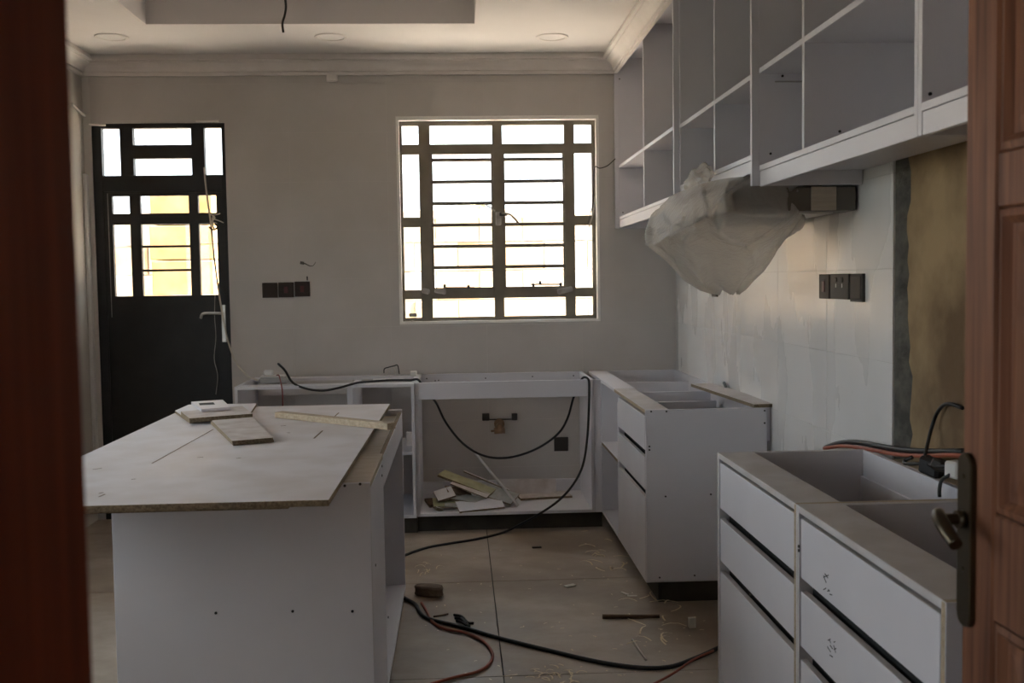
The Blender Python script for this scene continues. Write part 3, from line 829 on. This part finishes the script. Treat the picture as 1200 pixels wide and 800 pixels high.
scrap('dark grey scrap low in the middle of the heap', (0.03, 6.12, ZS + .050), (0.20, 0.07, 0.014), (20, 9, -10), GREYB)
scrap('short dark plank end wedged across the middle of the heap', (-0.02, 6.16, ZS + .088), (0.16, 0.06, 0.014), (30, 14, 24), BROWNW)
scrap('torn grey strip lying low at the front of the heap', (0.0, 6.05, ZS + .022), (0.20, 0.05, 0.010), (16, 4, -4), GREYB)
scrap('pale broken strip under the yellow green board', (0.05, 6.15, ZS + .100), (0.24, 0.05, 0.010), (18, 17, -24), OFFC)
scrap('small pale scrap crumb at the foot of the heap', (-0.135, 6.05, ZS + .012), (0.045, 0.04, 0.02), (10, 20, 20), GREYB)
scrap('brown scrap lying under the heap by the left side panel', (-0.10, 6.24, ZS + .010), (0.22, 0.20, 0.016), (0, 0, 10), BROWNW)
scrap('thin pale strip of board lying over the back of the heap', (0.15, 6.30, ZS + .12), (0.30, 0.025, 0.008), (0, 22, -12), OFFC)
st = tube('stick', [ony(549, 521, 6.42), ony(607, 592, 6.06)], 0.0075, DUSTY, None, sides=6, smooth=False)
tag(st, 'thin pale stick leaning up from the scrap heap to the wall', 'stick')

# ------------------------------------------------------------------ wall fittings
def socket(c, w, hgt, axis, mat, label, kind, group=None):
    """plate on a wall; axis 'y' (back wall) or 'x' (right wall)"""
    t = thing('wall_socket', label, 'socket', c, group)
    th = 0.012
    if axis == 'y':
        b = lambda n, u0, u1, v0, v1, d0, d1, m: box(n, c.x + u0, c.x + u1, c.y - d1, c.y - d0, c.z + v0, c.z + v1, m, t, bev=0.0015)
    else:
        b = lambda n, u0, u1, v0, v1, d0, d1, m: box(n, c.x - d1, c.x - d0, c.y + u0, c.y + u1, c.z + v0, c.z + v1, m, t, bev=0.0015)
    b('plate', -w / 2, w / 2, -hgt / 2, hgt / 2, 0.0, th, mat)
    if kind == 'red': b('rocker', -.012, .012, -.02, .02, th, th + .004, RED); b('rocker_frame', -.016, .016, .021, .026, th, th + .002, mat)
    if kind == 'double':
        for s in (-1, 1):
            b('rocker', s * .03 - .011, s * .03 + .011, .016, .032, th, th + .004, mat)
            b('pin_hole', s * .03 - .004, s * .03 + .004, -.004, .01, th, th + .001, WPLAST)
    if kind == 'blank': b('cover', -w / 2 + .008, w / 2 - .008, -hgt / 2 + .008, hgt / 2 - .008, th, th + .003, mat)
    return t
for (px, py, k, lab) in ((316.5, 340, 'blank', 'dark brown blank wall plate next to the back door'), (335.5, 339.5, 'red', 'dark brown switch with a red rocker, middle of the three beside the back door'), (354.5, 338.5, 'red', 'dark brown switch with a dim red rocker under the wall crack')):
    socket(ony(px, py, YB), 0.092, 0.092, 'y', SOCK, lab, k)
socket(ony(657.5, 520, YB), 0.088, 0.088, 'y', SOCK2, 'dark grey blank plate on the wall inside the sink cabinet', 'blank')
socket(onx(969, 335.5, XR), 0.104, 0.09, 'x', SOCK, 'brown cooker switch with a red rocker on the side wall tiles', 'red')
socket(onx(987, 335.5, XR), 0.178, 0.09, 'x', SOCK2, 'dark double socket in the middle of the side wall group', 'double')
socket(onx(1007, 337, XR), 0.108, 0.096, 'x', SOCK2, 'plain dark blank plate next to the raw plaster', 'blank')
socket(onx(839, 342, XR), 0.10, 0.05, 'x', SOCK2, 'small grey wall plate below the hanging plastic film', 'blank')
# crack and holes in the wall above the switches
cr = tube('wall_crack', [ony(352, 308, YB - .001), ony(355, 308.5, YB - .001), ony(358, 309, YB - .001), ony(363, 311.5, YB - .001), ony(367, 311, YB - .001), ony(370, 307, YB - .001)], lambda t: 0.004 * (1 - t) + 0.0015, MORTAR, wb, sides=5)
slab('wall_chip', ony(354, 308, YB), (0.024, 0.004, 0.018), (0, 10, 0), MORTAR, wb)
slab('wall_chip', ony(360, 326, YB), (0.008, 0.004, 0.025), (0, 0, 0), MORTAR, wb)
# tap connection
def tap():
    t = thing('water_outlet', 'brass outlet fitting with two dark square plates on the wall inside the sink cabinet', 'fitting', ony(585, 492, YB))
    for (a, b) in (((565, 484), (573.5, 492)), ((599.5, 484), (606, 491.5))):
        p, q = ony(*a, YB), ony(*b, YB)
        box('square_plate', p.x, q.x, YB - .03, YB, q.z, p.z, SOCK2, t, bev=0.002)
    tube('bar', [ony(570, 491.5, YB - .018), ony(603, 491, YB - .018)], 0.004, SOCK2, t, smooth=False)
    c = ony(585, 496, YB)
    disc('flange', (c.x, YB - .015, c.z), 'y', 0.033, 0.03, COPPER, t, 16)
    tube('body', [(c.x, YB - .02, c.z - .01), (c.x, YB - .075, c.z - .012), (c.x, YB - .085, c.z - .04)], 0.022, COPPER, t, sides=12)
    tube('cap', [(c.x - .035, YB - .08, c.z - .035), (c.x + .032, YB - .08, c.z - .032)], 0.02, COPPER, t, sides=12, smooth=False)
    tube('spindle', [(c.x - .055, YB - .08, c.z - .036), (c.x - .03, YB - .08, c.z - .035)], 0.006, COPPER, t, smooth=False)
tap()

# ------------------------------------------------------------------ wall cabinets
def wall_cab(name, ya, yb, ym, zb, fascia, shelf_z, label, far_end, near_end, zend, shelf_cells=(1, 1)):
    """ya near end, yb far end, ym divider; open front facing -x"""
    xr, xb, zt = 1.010, XR - 0.004, 2.814
    xf = 0.985
    t = thing('wall_cabinet', label, 'cabinet', ((xr + xb) / 2, (ya + yb) / 2, zb))
    for end, a, b in ((far_end, yb - T, yb), (near_end, ya, ya + T)):
        o = box('side_panel', xr, xb, a, b, zend if end else zb, zt, WHITE, t)
        if end: box('edge_strip', xf, xr, a, b, zend, 2.7035, WHITE, o, bev=0.0006)
    zp = zb + fascia
    box('bottom_panel', xr, xb, ya + T, yb - T, zp, zp + T, WHITE, t)
    box('pelmet', xr + .0025, xr + T, ya + T, yb - T, zb, zp - .0015, WHITE, t)
    box('back_panel', xb - 0.006, xb, ya + T, yb - T, zp + T, zt, WHITE, t)
    if ym: box('divider_panel', xr, xb - .006, ym - T / 2, ym + T / 2, zp + T, zt - T, WHITE, t)
    box('top_panel', xr, xb, ya + T, yb - T, zt - T, zt, WHITE, t)
    segs = ((ya + T, ym - T / 2), (ym + T / 2, yb - T)) if ym else ((ya + T, yb - T),)
    for i, (a, b) in enumerate(segs):
        box('shelf', xr, xb - .006, a, b, shelf_z - T, shelf_z, WHITE, t)
    return t
ca = wall_cab('A', 4.762, 6.566, 5.677, 1.757, 0.05, 2.143, 'open white wall cabinet nearest the window, reaching the back wall', True, True, 1.752)
cb = wall_cab('B', 3.532, 4.760, 4.109, 1.792, 0.045, 2.128, 'open white wall cabinet above the hanging plastic film', False, False, 1.79)
cc = wall_cab('C', 2.281, 3.513, 3.049, 1.738, 0.052, 2.128, 'open white wall cabinet over the raw plaster edge, with a deep end panel', True, False, 1.742)
cd = wall_cab('D', 1.40, 2.279, None, 1.738, 0.052, 2.128, 'open white wall cabinet largely behind the wooden door', False, False, 1.738)
def vscrew(t, Y, pts): screws(t, [ony(p[0], p[1], Y - .001) for p in pts])
vscrew(ca, 6.548, ((726, 92.5), (730, 249)))
vscrew(cb, 4.742 + .018, ((803, 10), (806, 100), (805.5, 184)))
vscrew(cc, 3.495, ((917, 89), (903, 180)))
vscrew(cc, 3.040, ((984, 154),))
vscrew(cd, 2.261, ((1090, 110),))
slab('peg_strip', ony(924, 95.5, 3.49), (0.09, 0.006, 0.004), (0, 0, 0), GPLAST, cc, bev=0)

# ------------------------------------------------------------------ hood and its film
def hood():
    t = thing('range_hood', 'flat dark range hood with a beige side strip, fixed under the wall cabinets', 'range hood', (1.14, 3.95, 1.655))
    bm = bmesh.new(); addbox(bm, 0.90, 1.355, 3.535, 4.42, 1.658, 1.740, bev=0.004)
    finish('body', bm, HOOD, t)
    p, q = ony(951, 220, 3.53), ony(980, 248, 3.53)
    box('side_strip', p.x, q.x, 3.528, 3.536, 1.659, 1.739, HOODB, t)
    box('filter', 0.94, 1.30, 3.60, 4.36, 1.652, 1.659, SILVER, t)
    box('chimney', 1.08, 1.33, 3.8, 4.08, 1.740, 1.836, HOOD, t)
hood()
def film():
    t = thing('plastic_sheet', 'crumpled clear plastic film bag hanging around the range hood', 'plastic film', (1.05, 4.0, 1.38))
    # level: z, xl, xr, y near, y far
    L = [(1.775, 0.875, 1.235, 3.515, 4.60), (1.735, 0.845, 1.215, 3.505, 4.62), (1.70, 0.82, 1.205, 3.50, 4.62), (1.645, 0.79, 1.235, 3.50, 4.56),
         (1.615, 0.765, 1.225, 3.56, 4.46), (1.58, 0.752, 1.205, 3.63, 4.38), (1.55, 0.775, 1.19, 3.70, 4.30), (1.51, 0.815, 1.175, 3.77, 4.24),
         (1.47, 0.845, 1.155, 3.83, 4.18), (1.43, 0.885, 1.12, 3.89, 4.12), (1.40, 0.93, 1.10, 3.94, 4.07), (1.382, 0.985, 1.075, 3.97, 4.03)]
    rnd = random.Random(11)
    n = 180
    bm = bmesh.new(); rows = []
    LL = []
    for i in range(len(L) - 1):
        for k in range(7):
            q = k / 7; LL.append(tuple(a + (b - a) * q for a, b in zip(L[i], L[i + 1])))
    LL.append(L[-1])
    m = len(LL)
    folds = [(rnd.uniform(0, 6.28), rnd.uniform(-2.6, 2.6), rnd.uniform(0.04, 0.15), rnd.uniform(-0.075, 0.085)) for _ in range(46)]
    for i, (z, xl, xr, yn, yf) in enumerate(LL):
        row = []
        cx, cy, rx, ry = (xl + xr) / 2, (yn + yf) / 2, (xr - xl) / 2, (yf - yn) / 2
        v = i / (m - 1)
        for k in range(n):
            a = 2 * math.pi * k / n
            ca_, sa = math.cos(a), math.sin(a)
            e = 0.62                                     # squarish plan
            ux = math.copysign(abs(ca_) ** e, ca_); uy = math.copysign(abs(sa) ** e, sa)
            w = 0.02 * math.sin(5 * a + 3.0 * v) * math.sin(3.3 * v + 1)
            for a0, sl, wd_, am in folds:                # sharp creases running down the film
                d = abs((a - a0 - sl * (v - 0.5) + math.pi) % (2 * math.pi) - math.pi)
                if d < wd_: w += am * (1 - d / wd_) * (0.35 + 0.65 * math.sin(math.pi * min(1, v * 1.4)))
            q = 1 + w * (1.0 if i else 0.4)
            row.append(bm.verts.new((cx + rx * ux * q, cy + ry * uy * q, z + 0.012 * math.sin(7 * a + 2) * min(1, v * 3))))
        rows.append(row)
    for i in range(m - 1):
        for k in range(n):
            bm.faces.new((rows[i][k], rows[i][(k + 1) % n], rows[i + 1][(k + 1) % n], rows[i + 1][k]))
    bm.faces.new(rows[-1])
    for f in bm.faces: f.smooth = True
    finish('film', bm, FILM, t)
    # bunched end tucked over the rail of the cabinet above
    bm = bmesh.new()
    c = onx(818, 213, 0.965)
    bmesh.ops.create_icosphere(bm, subdivisions=4, radius=1.0)
    for v in bm.verts:
        d = v.co.normalized()
        s = 1 + 0.22 * math.sin(4 * d.x + 5 * d.z + 1) * math.sin(6 * d.y + 2) + 0.10 * abs(math.sin(9 * d.z + 4 * d.y))
        v.co = c + Vector((d.x * 0.035 * s, d.y * 0.155 * s, d.z * 0.050 * s - d.y * 0.02))
    for f in bm.faces: f.smooth = True
    finish('film_bunch', bm, FILM, t)
film()

# ------------------------------------------------------------------ cables and small things on the counters
def ext_block():
    c = onz(322, 449, TOP); c.y = 6.12; c.x = ony(322, 447, 6.12).x
    t = thing('extension_block', 'grey and white extension socket on top of the back cabinet', 'extension socket', (c.x, c.y, TOP))
    box('base', c.x - .085, c.x + .085, c.y - .05, c.y + .05, TOP, TOP + .038, GPLAST, t, bev=0.012)
    box('lid', c.x - .078, c.x + .06, c.y - .045, c.y + .045, TOP + .038, TOP + .048, WPLAST, t, bev=0.004)
    box('plug', c.x - .06, c.x - .01, c.y - .025, c.y + .025, TOP + .048, TOP + .078, WPLAST, t, bev=0.006)
    return c
ec = ext_block()
o = tube('cable', [ony(239, 196, 6.55), ony(242, 225, 6.545), ony(247, 262, 6.535), ony(252, 310, 6.53), ony(258, 352, 6.50), ony(266, 395, 6.46), ony(277, 425, 6.40), ony(290, 440, 6.30), ony(306, 447, 6.16)], 0.0055, WCABLE)
tag(o, 'white cable hanging from the door transom down to the extension socket', 'cable')
tt = thing('wire_knot', 'knot of frayed wire hooked on the back door by the white cable', 'wire', ony(249, 262, 6.53))
for i, pts in enumerate((((247, 251), (252, 255), (248, 260), (254, 262)), ((245, 266), (250, 269), (255, 266), (252, 262)), ((248, 252), (255, 251), (258, 250)), ((252, 257), (258, 259), (262, 261)), ((250, 253), (249, 262), (252, 270)))):
    tube('strand', [ony(*p, 6.525 - .008 * i) for p in pts], 0.006 if i in (1, 4) else 0.0035, BLACK if i == 1 else WCABLE, tt, sides=6)
o = tube('wire', [ony(252, 345, 6.56), ony(251.5, 370, 6.55), ony(253, 395, 6.555), ony(251, 420, 6.56), ony(255, 440, 6.565), ony(253, 462, 6.565)], 0.0025, PUTTY, sides=6)
tag(o, 'thin dull wire hanging down the black door below its handle', 'wire')
o = tube('wire', [ony(324, 440, 6.1), ony(327, 440, 6.05), (ony(330, 446, 5.955).x, 5.945, TOP + .004), ony(331, 460, 5.935), ony(331.5, 480, 5.935), ony(332, 510, 5.935)], 0.004, REDW, sides=6)
tag(o, 'thin red wire dropping over the front of the back cabinet', 'wire')
# long black cable: over the counter, through the sink cabinet, down to the floor
cz = TOP + .008
P = [ony(326, 426, 6.1), ony(334, 434, 6.05), ony(343, 448, 5.99), ony(358, 455, 5.935), ony(378, 457.5, 5.93), ony(398, 454, 5.935), ony(418, 448.5, 5.96), Vector((-0.50, 6.05, cz)), Vector((-0.40, 6.10, cz)),
     Vector((-0.29, 6.08, cz)), Vector((-0.235, 6.05, cz + .002)), Vector((-0.20, 6.05, 0.80)), ony(510, 470, 6.06), ony(522, 494, 6.10), ony(540, 517, 6.15), ony(560, 531, 6.18), ony(582, 536.5, 6.2), ony(606, 534, 6.2), ony(632, 524, 6.17),
     ony(654, 508, 6.12), ony(665, 490, 6.08), ony(672, 466, 6.04), ony(679, 450, 6.03), Vector((ony(684, 442, 5.99).x, 6.01, TOP + .01)), Vector((ony(689, 443, 5.97).x, 5.968, TOP + .006)), ony(690.5, 452, 5.955), ony(690, 480, 5.95), ony(688, 515, 5.95), ony(683, 545, 5.945),
     ony(672, 567, 5.94), ony(655, 586, 5.93), ony(632, 602, 5.93), ony(608, 615, 5.935), Vector((ony(590, 625, 5.93).x, 5.92, 0.010)), onz(560, 631, .007), onz(530, 636, .007), onz(502, 641, .007), onz(480, 648, .007), onz(460, 660, .007)]
P[-1] = Vector((P[-2].x - .06, P[-2].y - .12, .007))
o = tube('cable', P, 0.0068, BLACK, sides=8, n=5)
tag(o, 'black cable looping through the sink cabinet and down to the floor', 'cable')
# small loops of wire behind the counter edge
o = tube('wire', [ony(450, 437, 6.53), ony(450.5, 432, 6.53), ony(456, 430, 6.52), ony(462, 428.5, 6.51), ony(466, 428, 6.5), ony(468, 438, 6.5)], 0.0035, BLACK, sides=6)
tag(o, 'small dark loop of wire standing on the back cabinet by the wall', 'wire')
o = tube('wire', [ony(453, 438, 6.52), ony(456, 432, 6.51), ony(462, 431.5, 6.5), ony(463, 438, 6.5)], 0.003, WCABLE, sides=6)
tag(o, 'small pale loop of wire inside the dark loop by the wall', 'wire')
o = box('white_block', -0.30, -0.262, 6.40, 6.46, TOP + .0005, TOP + .03, WPLAST, None, bev=.003)
tag(o, 'small white block standing on the back cabinet beside the sink cabinet', 'block')
o = slab('paper_sheet', (-0.42, 6.22, TOP + .002), (0.18, 0.10, 0.003), (0, 0, 4), WPLAST, None)
tag(o, 'flat white strip of card lying on the back cabinet under the black cable', 'card')
# window wires
o = tube('wire', [ony(721, 186, 6.55), ony(712, 194, 6.54), ony(703, 197, 6.54), ony(697, 196, 6.55), ony(695.5, 215, 6.56), ony(695, 235, 6.56), ony(692, 250, 6.55), ony(689, 263, 6.54)], 0.0032, SOCK2, sides=6)
tag(o, 'dark wire running from the wall cabinet down the window frame', 'wire')
o = tube('wire', [ony(697, 230, 6.56), ony(696, 245, 6.55), ony(693, 258, 6.545), ony(690, 266, 6.54)], 0.003, WCABLE, sides=6)
tag(o, 'pale end of wire dangling at the window frame', 'wire')
# wire along the left wall
o = tube('wire', [(XL + .03, 6.30, 2.50), (XL + .025, 6.42, 2.485), (XL + .02, 6.545, 2.47)], 0.010, GPLAST, sides=8)
tag(o, 'short grey pipe end fixed at the left wall above the black door', 'pipe')

# near counter: cables and adaptor by the plaster wall
zc = TOP + .012
o = tube('cable', [onx(968, 524, 1.335), onx(980, 520, 1.335), onx(995, 518, 1.335), onx(1012, 519, 1.336), onx(1035, 523.5, 1.338), onx(1060, 527.5, 1.34), onx(1090, 529, 1.345), onx(1130, 529, 1.35)], 0.009, BLACK)
tag(o, 'thick black cable lying along the raw plaster wall on the counter', 'cable')
o = tube('cable', [onx(966, 525, 1.325), onx(990, 522.5, 1.325), onx(1020, 526.5, 1.33), onx(1050, 532, 1.333), onx(1085, 534, 1.336), onx(1115, 533, 1.34), onx(1140, 536, 1.34)], 0.0065, ORANGE)
tag(o, 'orange red cable lying beside the thick black one on the counter', 'cable')
o = tube('cable', [onx(1083, 540, 1.32), onx(1087, 520, 1.345), onx(1092, 500, 1.37), onx(1098, 484, 1.375), onx(1106, 474.5, 1.375), onx(1115, 473.5, 1.375), onx(1128, 478, 1.375)], 0.0055, BLACK)
tag(o, 'thin black cable arching up against the raw plaster wall', 'cable')
t = thing('power_adaptor', 'black plug adaptor lying in a tangle of leads on the counter', 'adaptor', onx(1094, 537, 1.33))
c = onx(1094, 537, 1.33)
slab('body', (c.x, c.y, TOP + .03), (0.05, 0.075, 0.05), (8, 0, 20), BLACK, t, bev=.008)
slab('clip', (c.x - .01, c.y - .05, TOP + .045), (0.03, 0.035, 0.03), (20, 10, 40), SOCK2, t, bev=.006)
tube('lead', [onx(1090, 540, 1.33), onx(1078, 543, 1.31), onx(1062, 543, 1.30), onx(1060, 540, 1.31), onx(1070, 535, 1.33)], 0.0055, BLACK, t)
tube('lead', [onx(1088, 544, 1.31), onx(1098, 547, 1.31), onx(1114, 546, 1.31)], 0.0055, BLACK, t)
tube('lead', [onx(1086, 546, 1.32), onx(1098, 550, 1.315), onx(1112, 552, 1.31), onx(1113, 556, 1.30), onx(1104, 562, 1.29), onx(1101, 572, 1.285), onx(1101, 582, 1.285)], 0.005, BLACK, t)
o = slab('plug', onx(1121, 550, 1.32), (0.045, 0.05, 0.045), (0, 0, 15), WPLAST, None, bev=.006)
tag(o, 'white plug top on the counter just behind the door handle', 'plug')

# ------------------------------------------------------------------ ceiling fittings
for px, lab in ((131, 'round white recessed downlight nearest the left wall'), (388, 'round white recessed downlight in the middle of the row'), (647, 'round white recessed downlight nearest the wall cabinets')):
    c = onz(px, 43, ZC)
    t = thing('downlight', lab, 'downlight', (c.x, c.y, ZC), 'recessed ceiling downlights')
    bm = bmesh.new(); n = 32; rows = []
    for r_, z in ((0.092, ZC), (0.090, ZC - .006), (0.074, ZC - .007), (0.070, ZC - .002)):
        rows.append([bm.verts.new((c.x + r_ * math.cos(2 * math.pi * k / n), c.y + r_ * math.sin(2 * math.pi * k / n), z)) for k in range(n)])
    for i in range(3):
        for k in range(n): bm.faces.new((rows[i][k], rows[i][(k + 1) % n], rows[i + 1][(k + 1) % n], rows[i + 1][k]))
    finish('ring', bm, CORN, t)
    disc('diffuser', (c.x, c.y, ZC - .002), 'z', 0.0705, 0.002, CEIL, t, 32)
o = tube('wire', [Vector((ony(334, -30, 4.9).x, 4.9, ZC + .2)), ony(334, -10, 4.9), ony(335, 8, 4.9), ony(333.5, 18, 4.9), ony(331, 27, 4.9), ony(332, 38, 4.9)], 0.0055, SOCK2, sides=6)
tag(o, 'dark wire hanging from the ceiling tray', 'wire')

# ------------------------------------------------------------------ things on the floor
def F(x, y, z=0.0): return onz(x, y, z)
o = tube('cable', [F(462, 693, .008), F(475, 701, .008), F(487, 708, .008), F(492, 717, .008), F(503, 725, .008), F(540, 734, .008), F(580, 746, .008), F(640, 761, .008), F(700, 775, .008), F(750, 782, .008), F(785, 781, .008), F(812, 772, .008), F(835, 762, .008), F(870, 745, .008)], 0.0085, BLACK)
tag(o, 'black cable stretched across the floor between the island and the drawers', 'cable')
o = tube('cable', [F(494, 706, .007), F(500, 716, .007), F(506, 727, .007), F(520, 736, .007), F(548, 742, .007), F(566, 751, .007), F(577, 765, .007), F(573, 778, .007), F(558, 787, .007), F(530, 794, .007), F(500, 803, .007), F(470, 815, .007)], 0.006, ORANGE)
tag(o, 'orange cable curling on the floor beside the island', 'cable')
o = tube('cable', [F(836, 762, .024), F(812, 773, .022), F(790, 788, .02), F(768, 800, .006), F(740, 812, .006)], 0.0045, ORANGE)
tag(o, 'thin orange cable crossing the floor next to the near drawers', 'cable')
# block of wood
def chunk(name, c, size, rot, mat, label, cat, amp=0.12, seed=1):
    bm = bmesh.new(); bmesh.ops.create_cube(bm, size=2.0)
    bmesh.ops.subdivide_edges(bm, edges=bm.edges, cuts=4, use_grid_fill=True)
    rnd = random.Random(seed); ph = [rnd.uniform(0, 6) for _ in range(3)]
    for v in bm.verts:
        p = v.co; q = p.normalized() * 1.25
        p = p.lerp(q, 0.42)
        s = 1 + amp * math.sin(3 * p.x + ph[0]) * math.sin(2.5 * p.y + ph[1]) + amp * .6 * math.sin(5 * p.z + ph[2])
        v.co = Vector((p.x * size[0] / 2 * s, p.y * size[1] / 2 * s, p.z * size[2] / 2))
    from mathutils import Euler
    M = Matrix.Translation(c) @ Euler([math.radians(a) for a in rot]).to_matrix().to_4x4()
    bmesh.ops.transform(bm, matrix=M, verts=bm.verts)
    o = finish(name, bm, mat); tag(o, label, cat); return o
c = F(503, 698)
chunk('wood_block', Vector((c.x, c.y, 0.026)), (0.12, 0.06, 0.05), (0, 0, -24), STONE, 'brown rough block of wood on the floor beside the island', 'block')
t = thing('wire_clip', 'twisted black metal clips lying on the floor near the black cable', 'clip', F(541, 727))
for pts in (((532, 720), (541, 722), (548, 729), (555, 730)), ((533, 724), (541, 725), (547, 731)), ((535, 727), (542, 729), (548, 733)), ((540, 724), (545, 728), (550, 734))):
    tube('prong', [F(*p, .006) for p in pts], 0.006, SOCK2, t, sides=6)
o = tube('stick', [F(706, 722, .010), F(740, 722, .010), F(773, 721.5, .010)], lambda t: 0.010 - .002 * t, BROWNW, sides=7)
tag(o, 'brown wooden stick lying on the floor in front of the cooker gap', 'stick')
o = slab('wood_chip', F(668, 686, .004), (0.055, 0.028, 0.006), (0, 0, 30), CHIPW); tag(o, 'white curved wood chip lying alone on the open floor', 'chip')
c = F(811, 735); o = slab('wood_block', (c.x, c.y, .021), (0.028, 0.018, 0.042), (0, 0, 8), CHIPW); tag(o, 'small pale wood block standing on the floor near the drawers', 'block')
t = thing('wood_chip', 'two pale slivers of wood crossed on the floor near the end panel', 'chip', F(736, 697))
slab('sliver', F(741, 698, .008), (0.045, 0.012, 0.004), (0, 0, -3), CHIPW, t); slab('sliver', F(732, 695, .004), (0.012, 0.05, 0.004), (0, 0, 30), CHIPW, t)
o = tube('sliver', [F(741, 749, .004), F(748, 760, .005), F(757, 773, .004)], 0.0045, CHIPW, sides=5); tag(o, 'long thin sliver of pale wood lying near the brown stick', 'sliver')
o = slab('floor_scrap', F(629, 641, .004), (0.05, 0.016, 0.006), (0, 0, 8), SOCK2); tag(o, 'dark scrap lying on the floor in front of the sink cabinet', 'scrap')
o = tube('sliver', [F(508, 722, .004), F(518, 720.5, .004), F(525, 719, .004)], 0.004, BROWNW, sides=5); tag(o, 'dark sliver lying between the wood block and the clips', 'sliver')
# shavings, crumbs and sawdust nobody could count
def shavings():
    rnd = random.Random(5); bm = bmesh.new()
    def curl(c, L, an, bend, w=0.0042, hgt=0.010):
        n = 6; pr = []
        for i in range(n + 1):
            s = i / n - .5; th = an + bend * s
            p = Vector((c.x + math.cos(th) * L * s, c.y + math.sin(th) * L * s + bend * L * .25 * (s * s), 0.002 + hgt * (1 - 4 * s * s) * rnd.uniform(.7, 1)))
            nrm = Vector((-math.sin(th), math.cos(th), 0)) * w
            pr.append((bm.verts.new(p - nrm), bm.verts.new(p + nrm)))
        for i in range(n): bm.faces.new((pr[i][0], pr[i][1], pr[i + 1][1], pr[i + 1][0]))
    for _ in range(20):
        curl(F(rnd.gauss(712, 20), rnd.gauss(649, 8)), rnd.uniform(.05, .11), rnd.uniform(0, 3.1), rnd.uniform(-1.6, 1.6))
    for _ in range(9):
        curl(F(rnd.uniform(735, 800), rnd.uniform(690, 715)), rnd.uniform(.07, .14), rnd.uniform(0, 3.1), rnd.uniform(-1.2, 1.2), .0036)
    for _ in range(8):
        curl(F(rnd.uniform(738, 800), rnd.uniform(722, 770)), rnd.uniform(.06, .13), rnd.uniform(0, 3.1), rnd.uniform(-1.2, 1.2), .0036)
    for _ in range(14):
        curl(F(rnd.gauss(500, 12), rnd.gauss(668, 5)), rnd.uniform(.03, .06), rnd.uniform(0, 3.1), rnd.uniform(-1, 1), .0022)
    for _ in range(26):
        curl(F(rnd.gauss(655, 22), rnd.gauss(792, 6)), rnd.uniform(.02, .06), rnd.uniform(0, 3.1), rnd.uniform(-1, 1), .003, .003)
    for _ in range(90):
        curl(F(rnd.uniform(485, 830), rnd.uniform(640, 798)), rnd.uniform(.006, .02), rnd.uniform(0, 3.1), 0, .0025, .001)
    o = finish('wood_shavings', bm, SHAV); tag(o, 'pale wood shavings and crumbs scattered over the floor tiles', 'shavings', kind='stuff')
shavings()

# ------------------------------------------------------------------ outside
def outside():
    w = box('boundary_wall', -9, 9, 10.25, 10.40, -0.14, 2.05, GROUT, None, bev=0); w['kind'] = 'structure'
    rnd = random.Random(2); me = []
    bw, bh = 0.42, 0.28
    for j in range(8):
        off = (j % 2) * bw / 2
        for i in range(-8, 9):
            x = i * bw + off
            c = OCHRE if rnd.random() < 0.22 else PALES
            box('block', x + .006, x + bw - .006, 10.215 + rnd.uniform(0, .012), 10.26, -0.14 + j * bh + .006, -0.14 + (j + 1) * bh - .006, c, w, bev=.004)
    box('coping', -9, 9, 10.18, 10.45, 2.05, 2.13, PALES, w, bev=.01)
    p = struct('gate_pillar', (-2.33, 9.3, 0))
    for j in range(8):
        box('block', -2.60 + .01 * (j % 2), -2.06 - .01 * (j % 2), 9.1, 9.5, -0.14 + j * .30, -0.14 + (j + 1) * .30 - .012, PILLAR, p, bev=.008)
    rnd = random.Random(9)
    for k, (x, y, r_) in enumerate(((0.2, 12.2, 0.55), (1.5, 12.8, 0.5), (-1.2, 12.5, 0.5))):
        t = thing('shrub', ['rounded green shrub showing over the boundary wall opposite the window', 'rounded green shrub at the right over the boundary wall', 'rounded green shrub behind the boundary wall toward the gate pillar'][k], 'shrub', (x, y, -0.14))
        bm = bmesh.new()
        for _ in range(420):
            d = Vector((rnd.gauss(0, 1), rnd.gauss(0, 1), rnd.gauss(0, 1))).normalized() * r_ * rnd.uniform(.75, 1.05)
            c = Vector((x, y, 1.75)) + d; s = rnd.uniform(.05, .09)
            a = d.orthogonal().normalized() * s; b = d.cross(a).normalized() * s * .6
            e = d.normalized() * s * .5
            vs = [bm.verts.new(c - a), bm.verts.new(c + b + e), bm.verts.new(c + a), bm.verts.new(c - b + e)]
            bm.faces.new(vs)
        lf = finish('foliage', bm, LEAF, t); lf['kind'] = 'stuff'
        tube('trunk', [(x, y, -.14), (x + .03, y, 1.0), (x, y, 2.0)], 0.06, BROWNW, t)
outside()
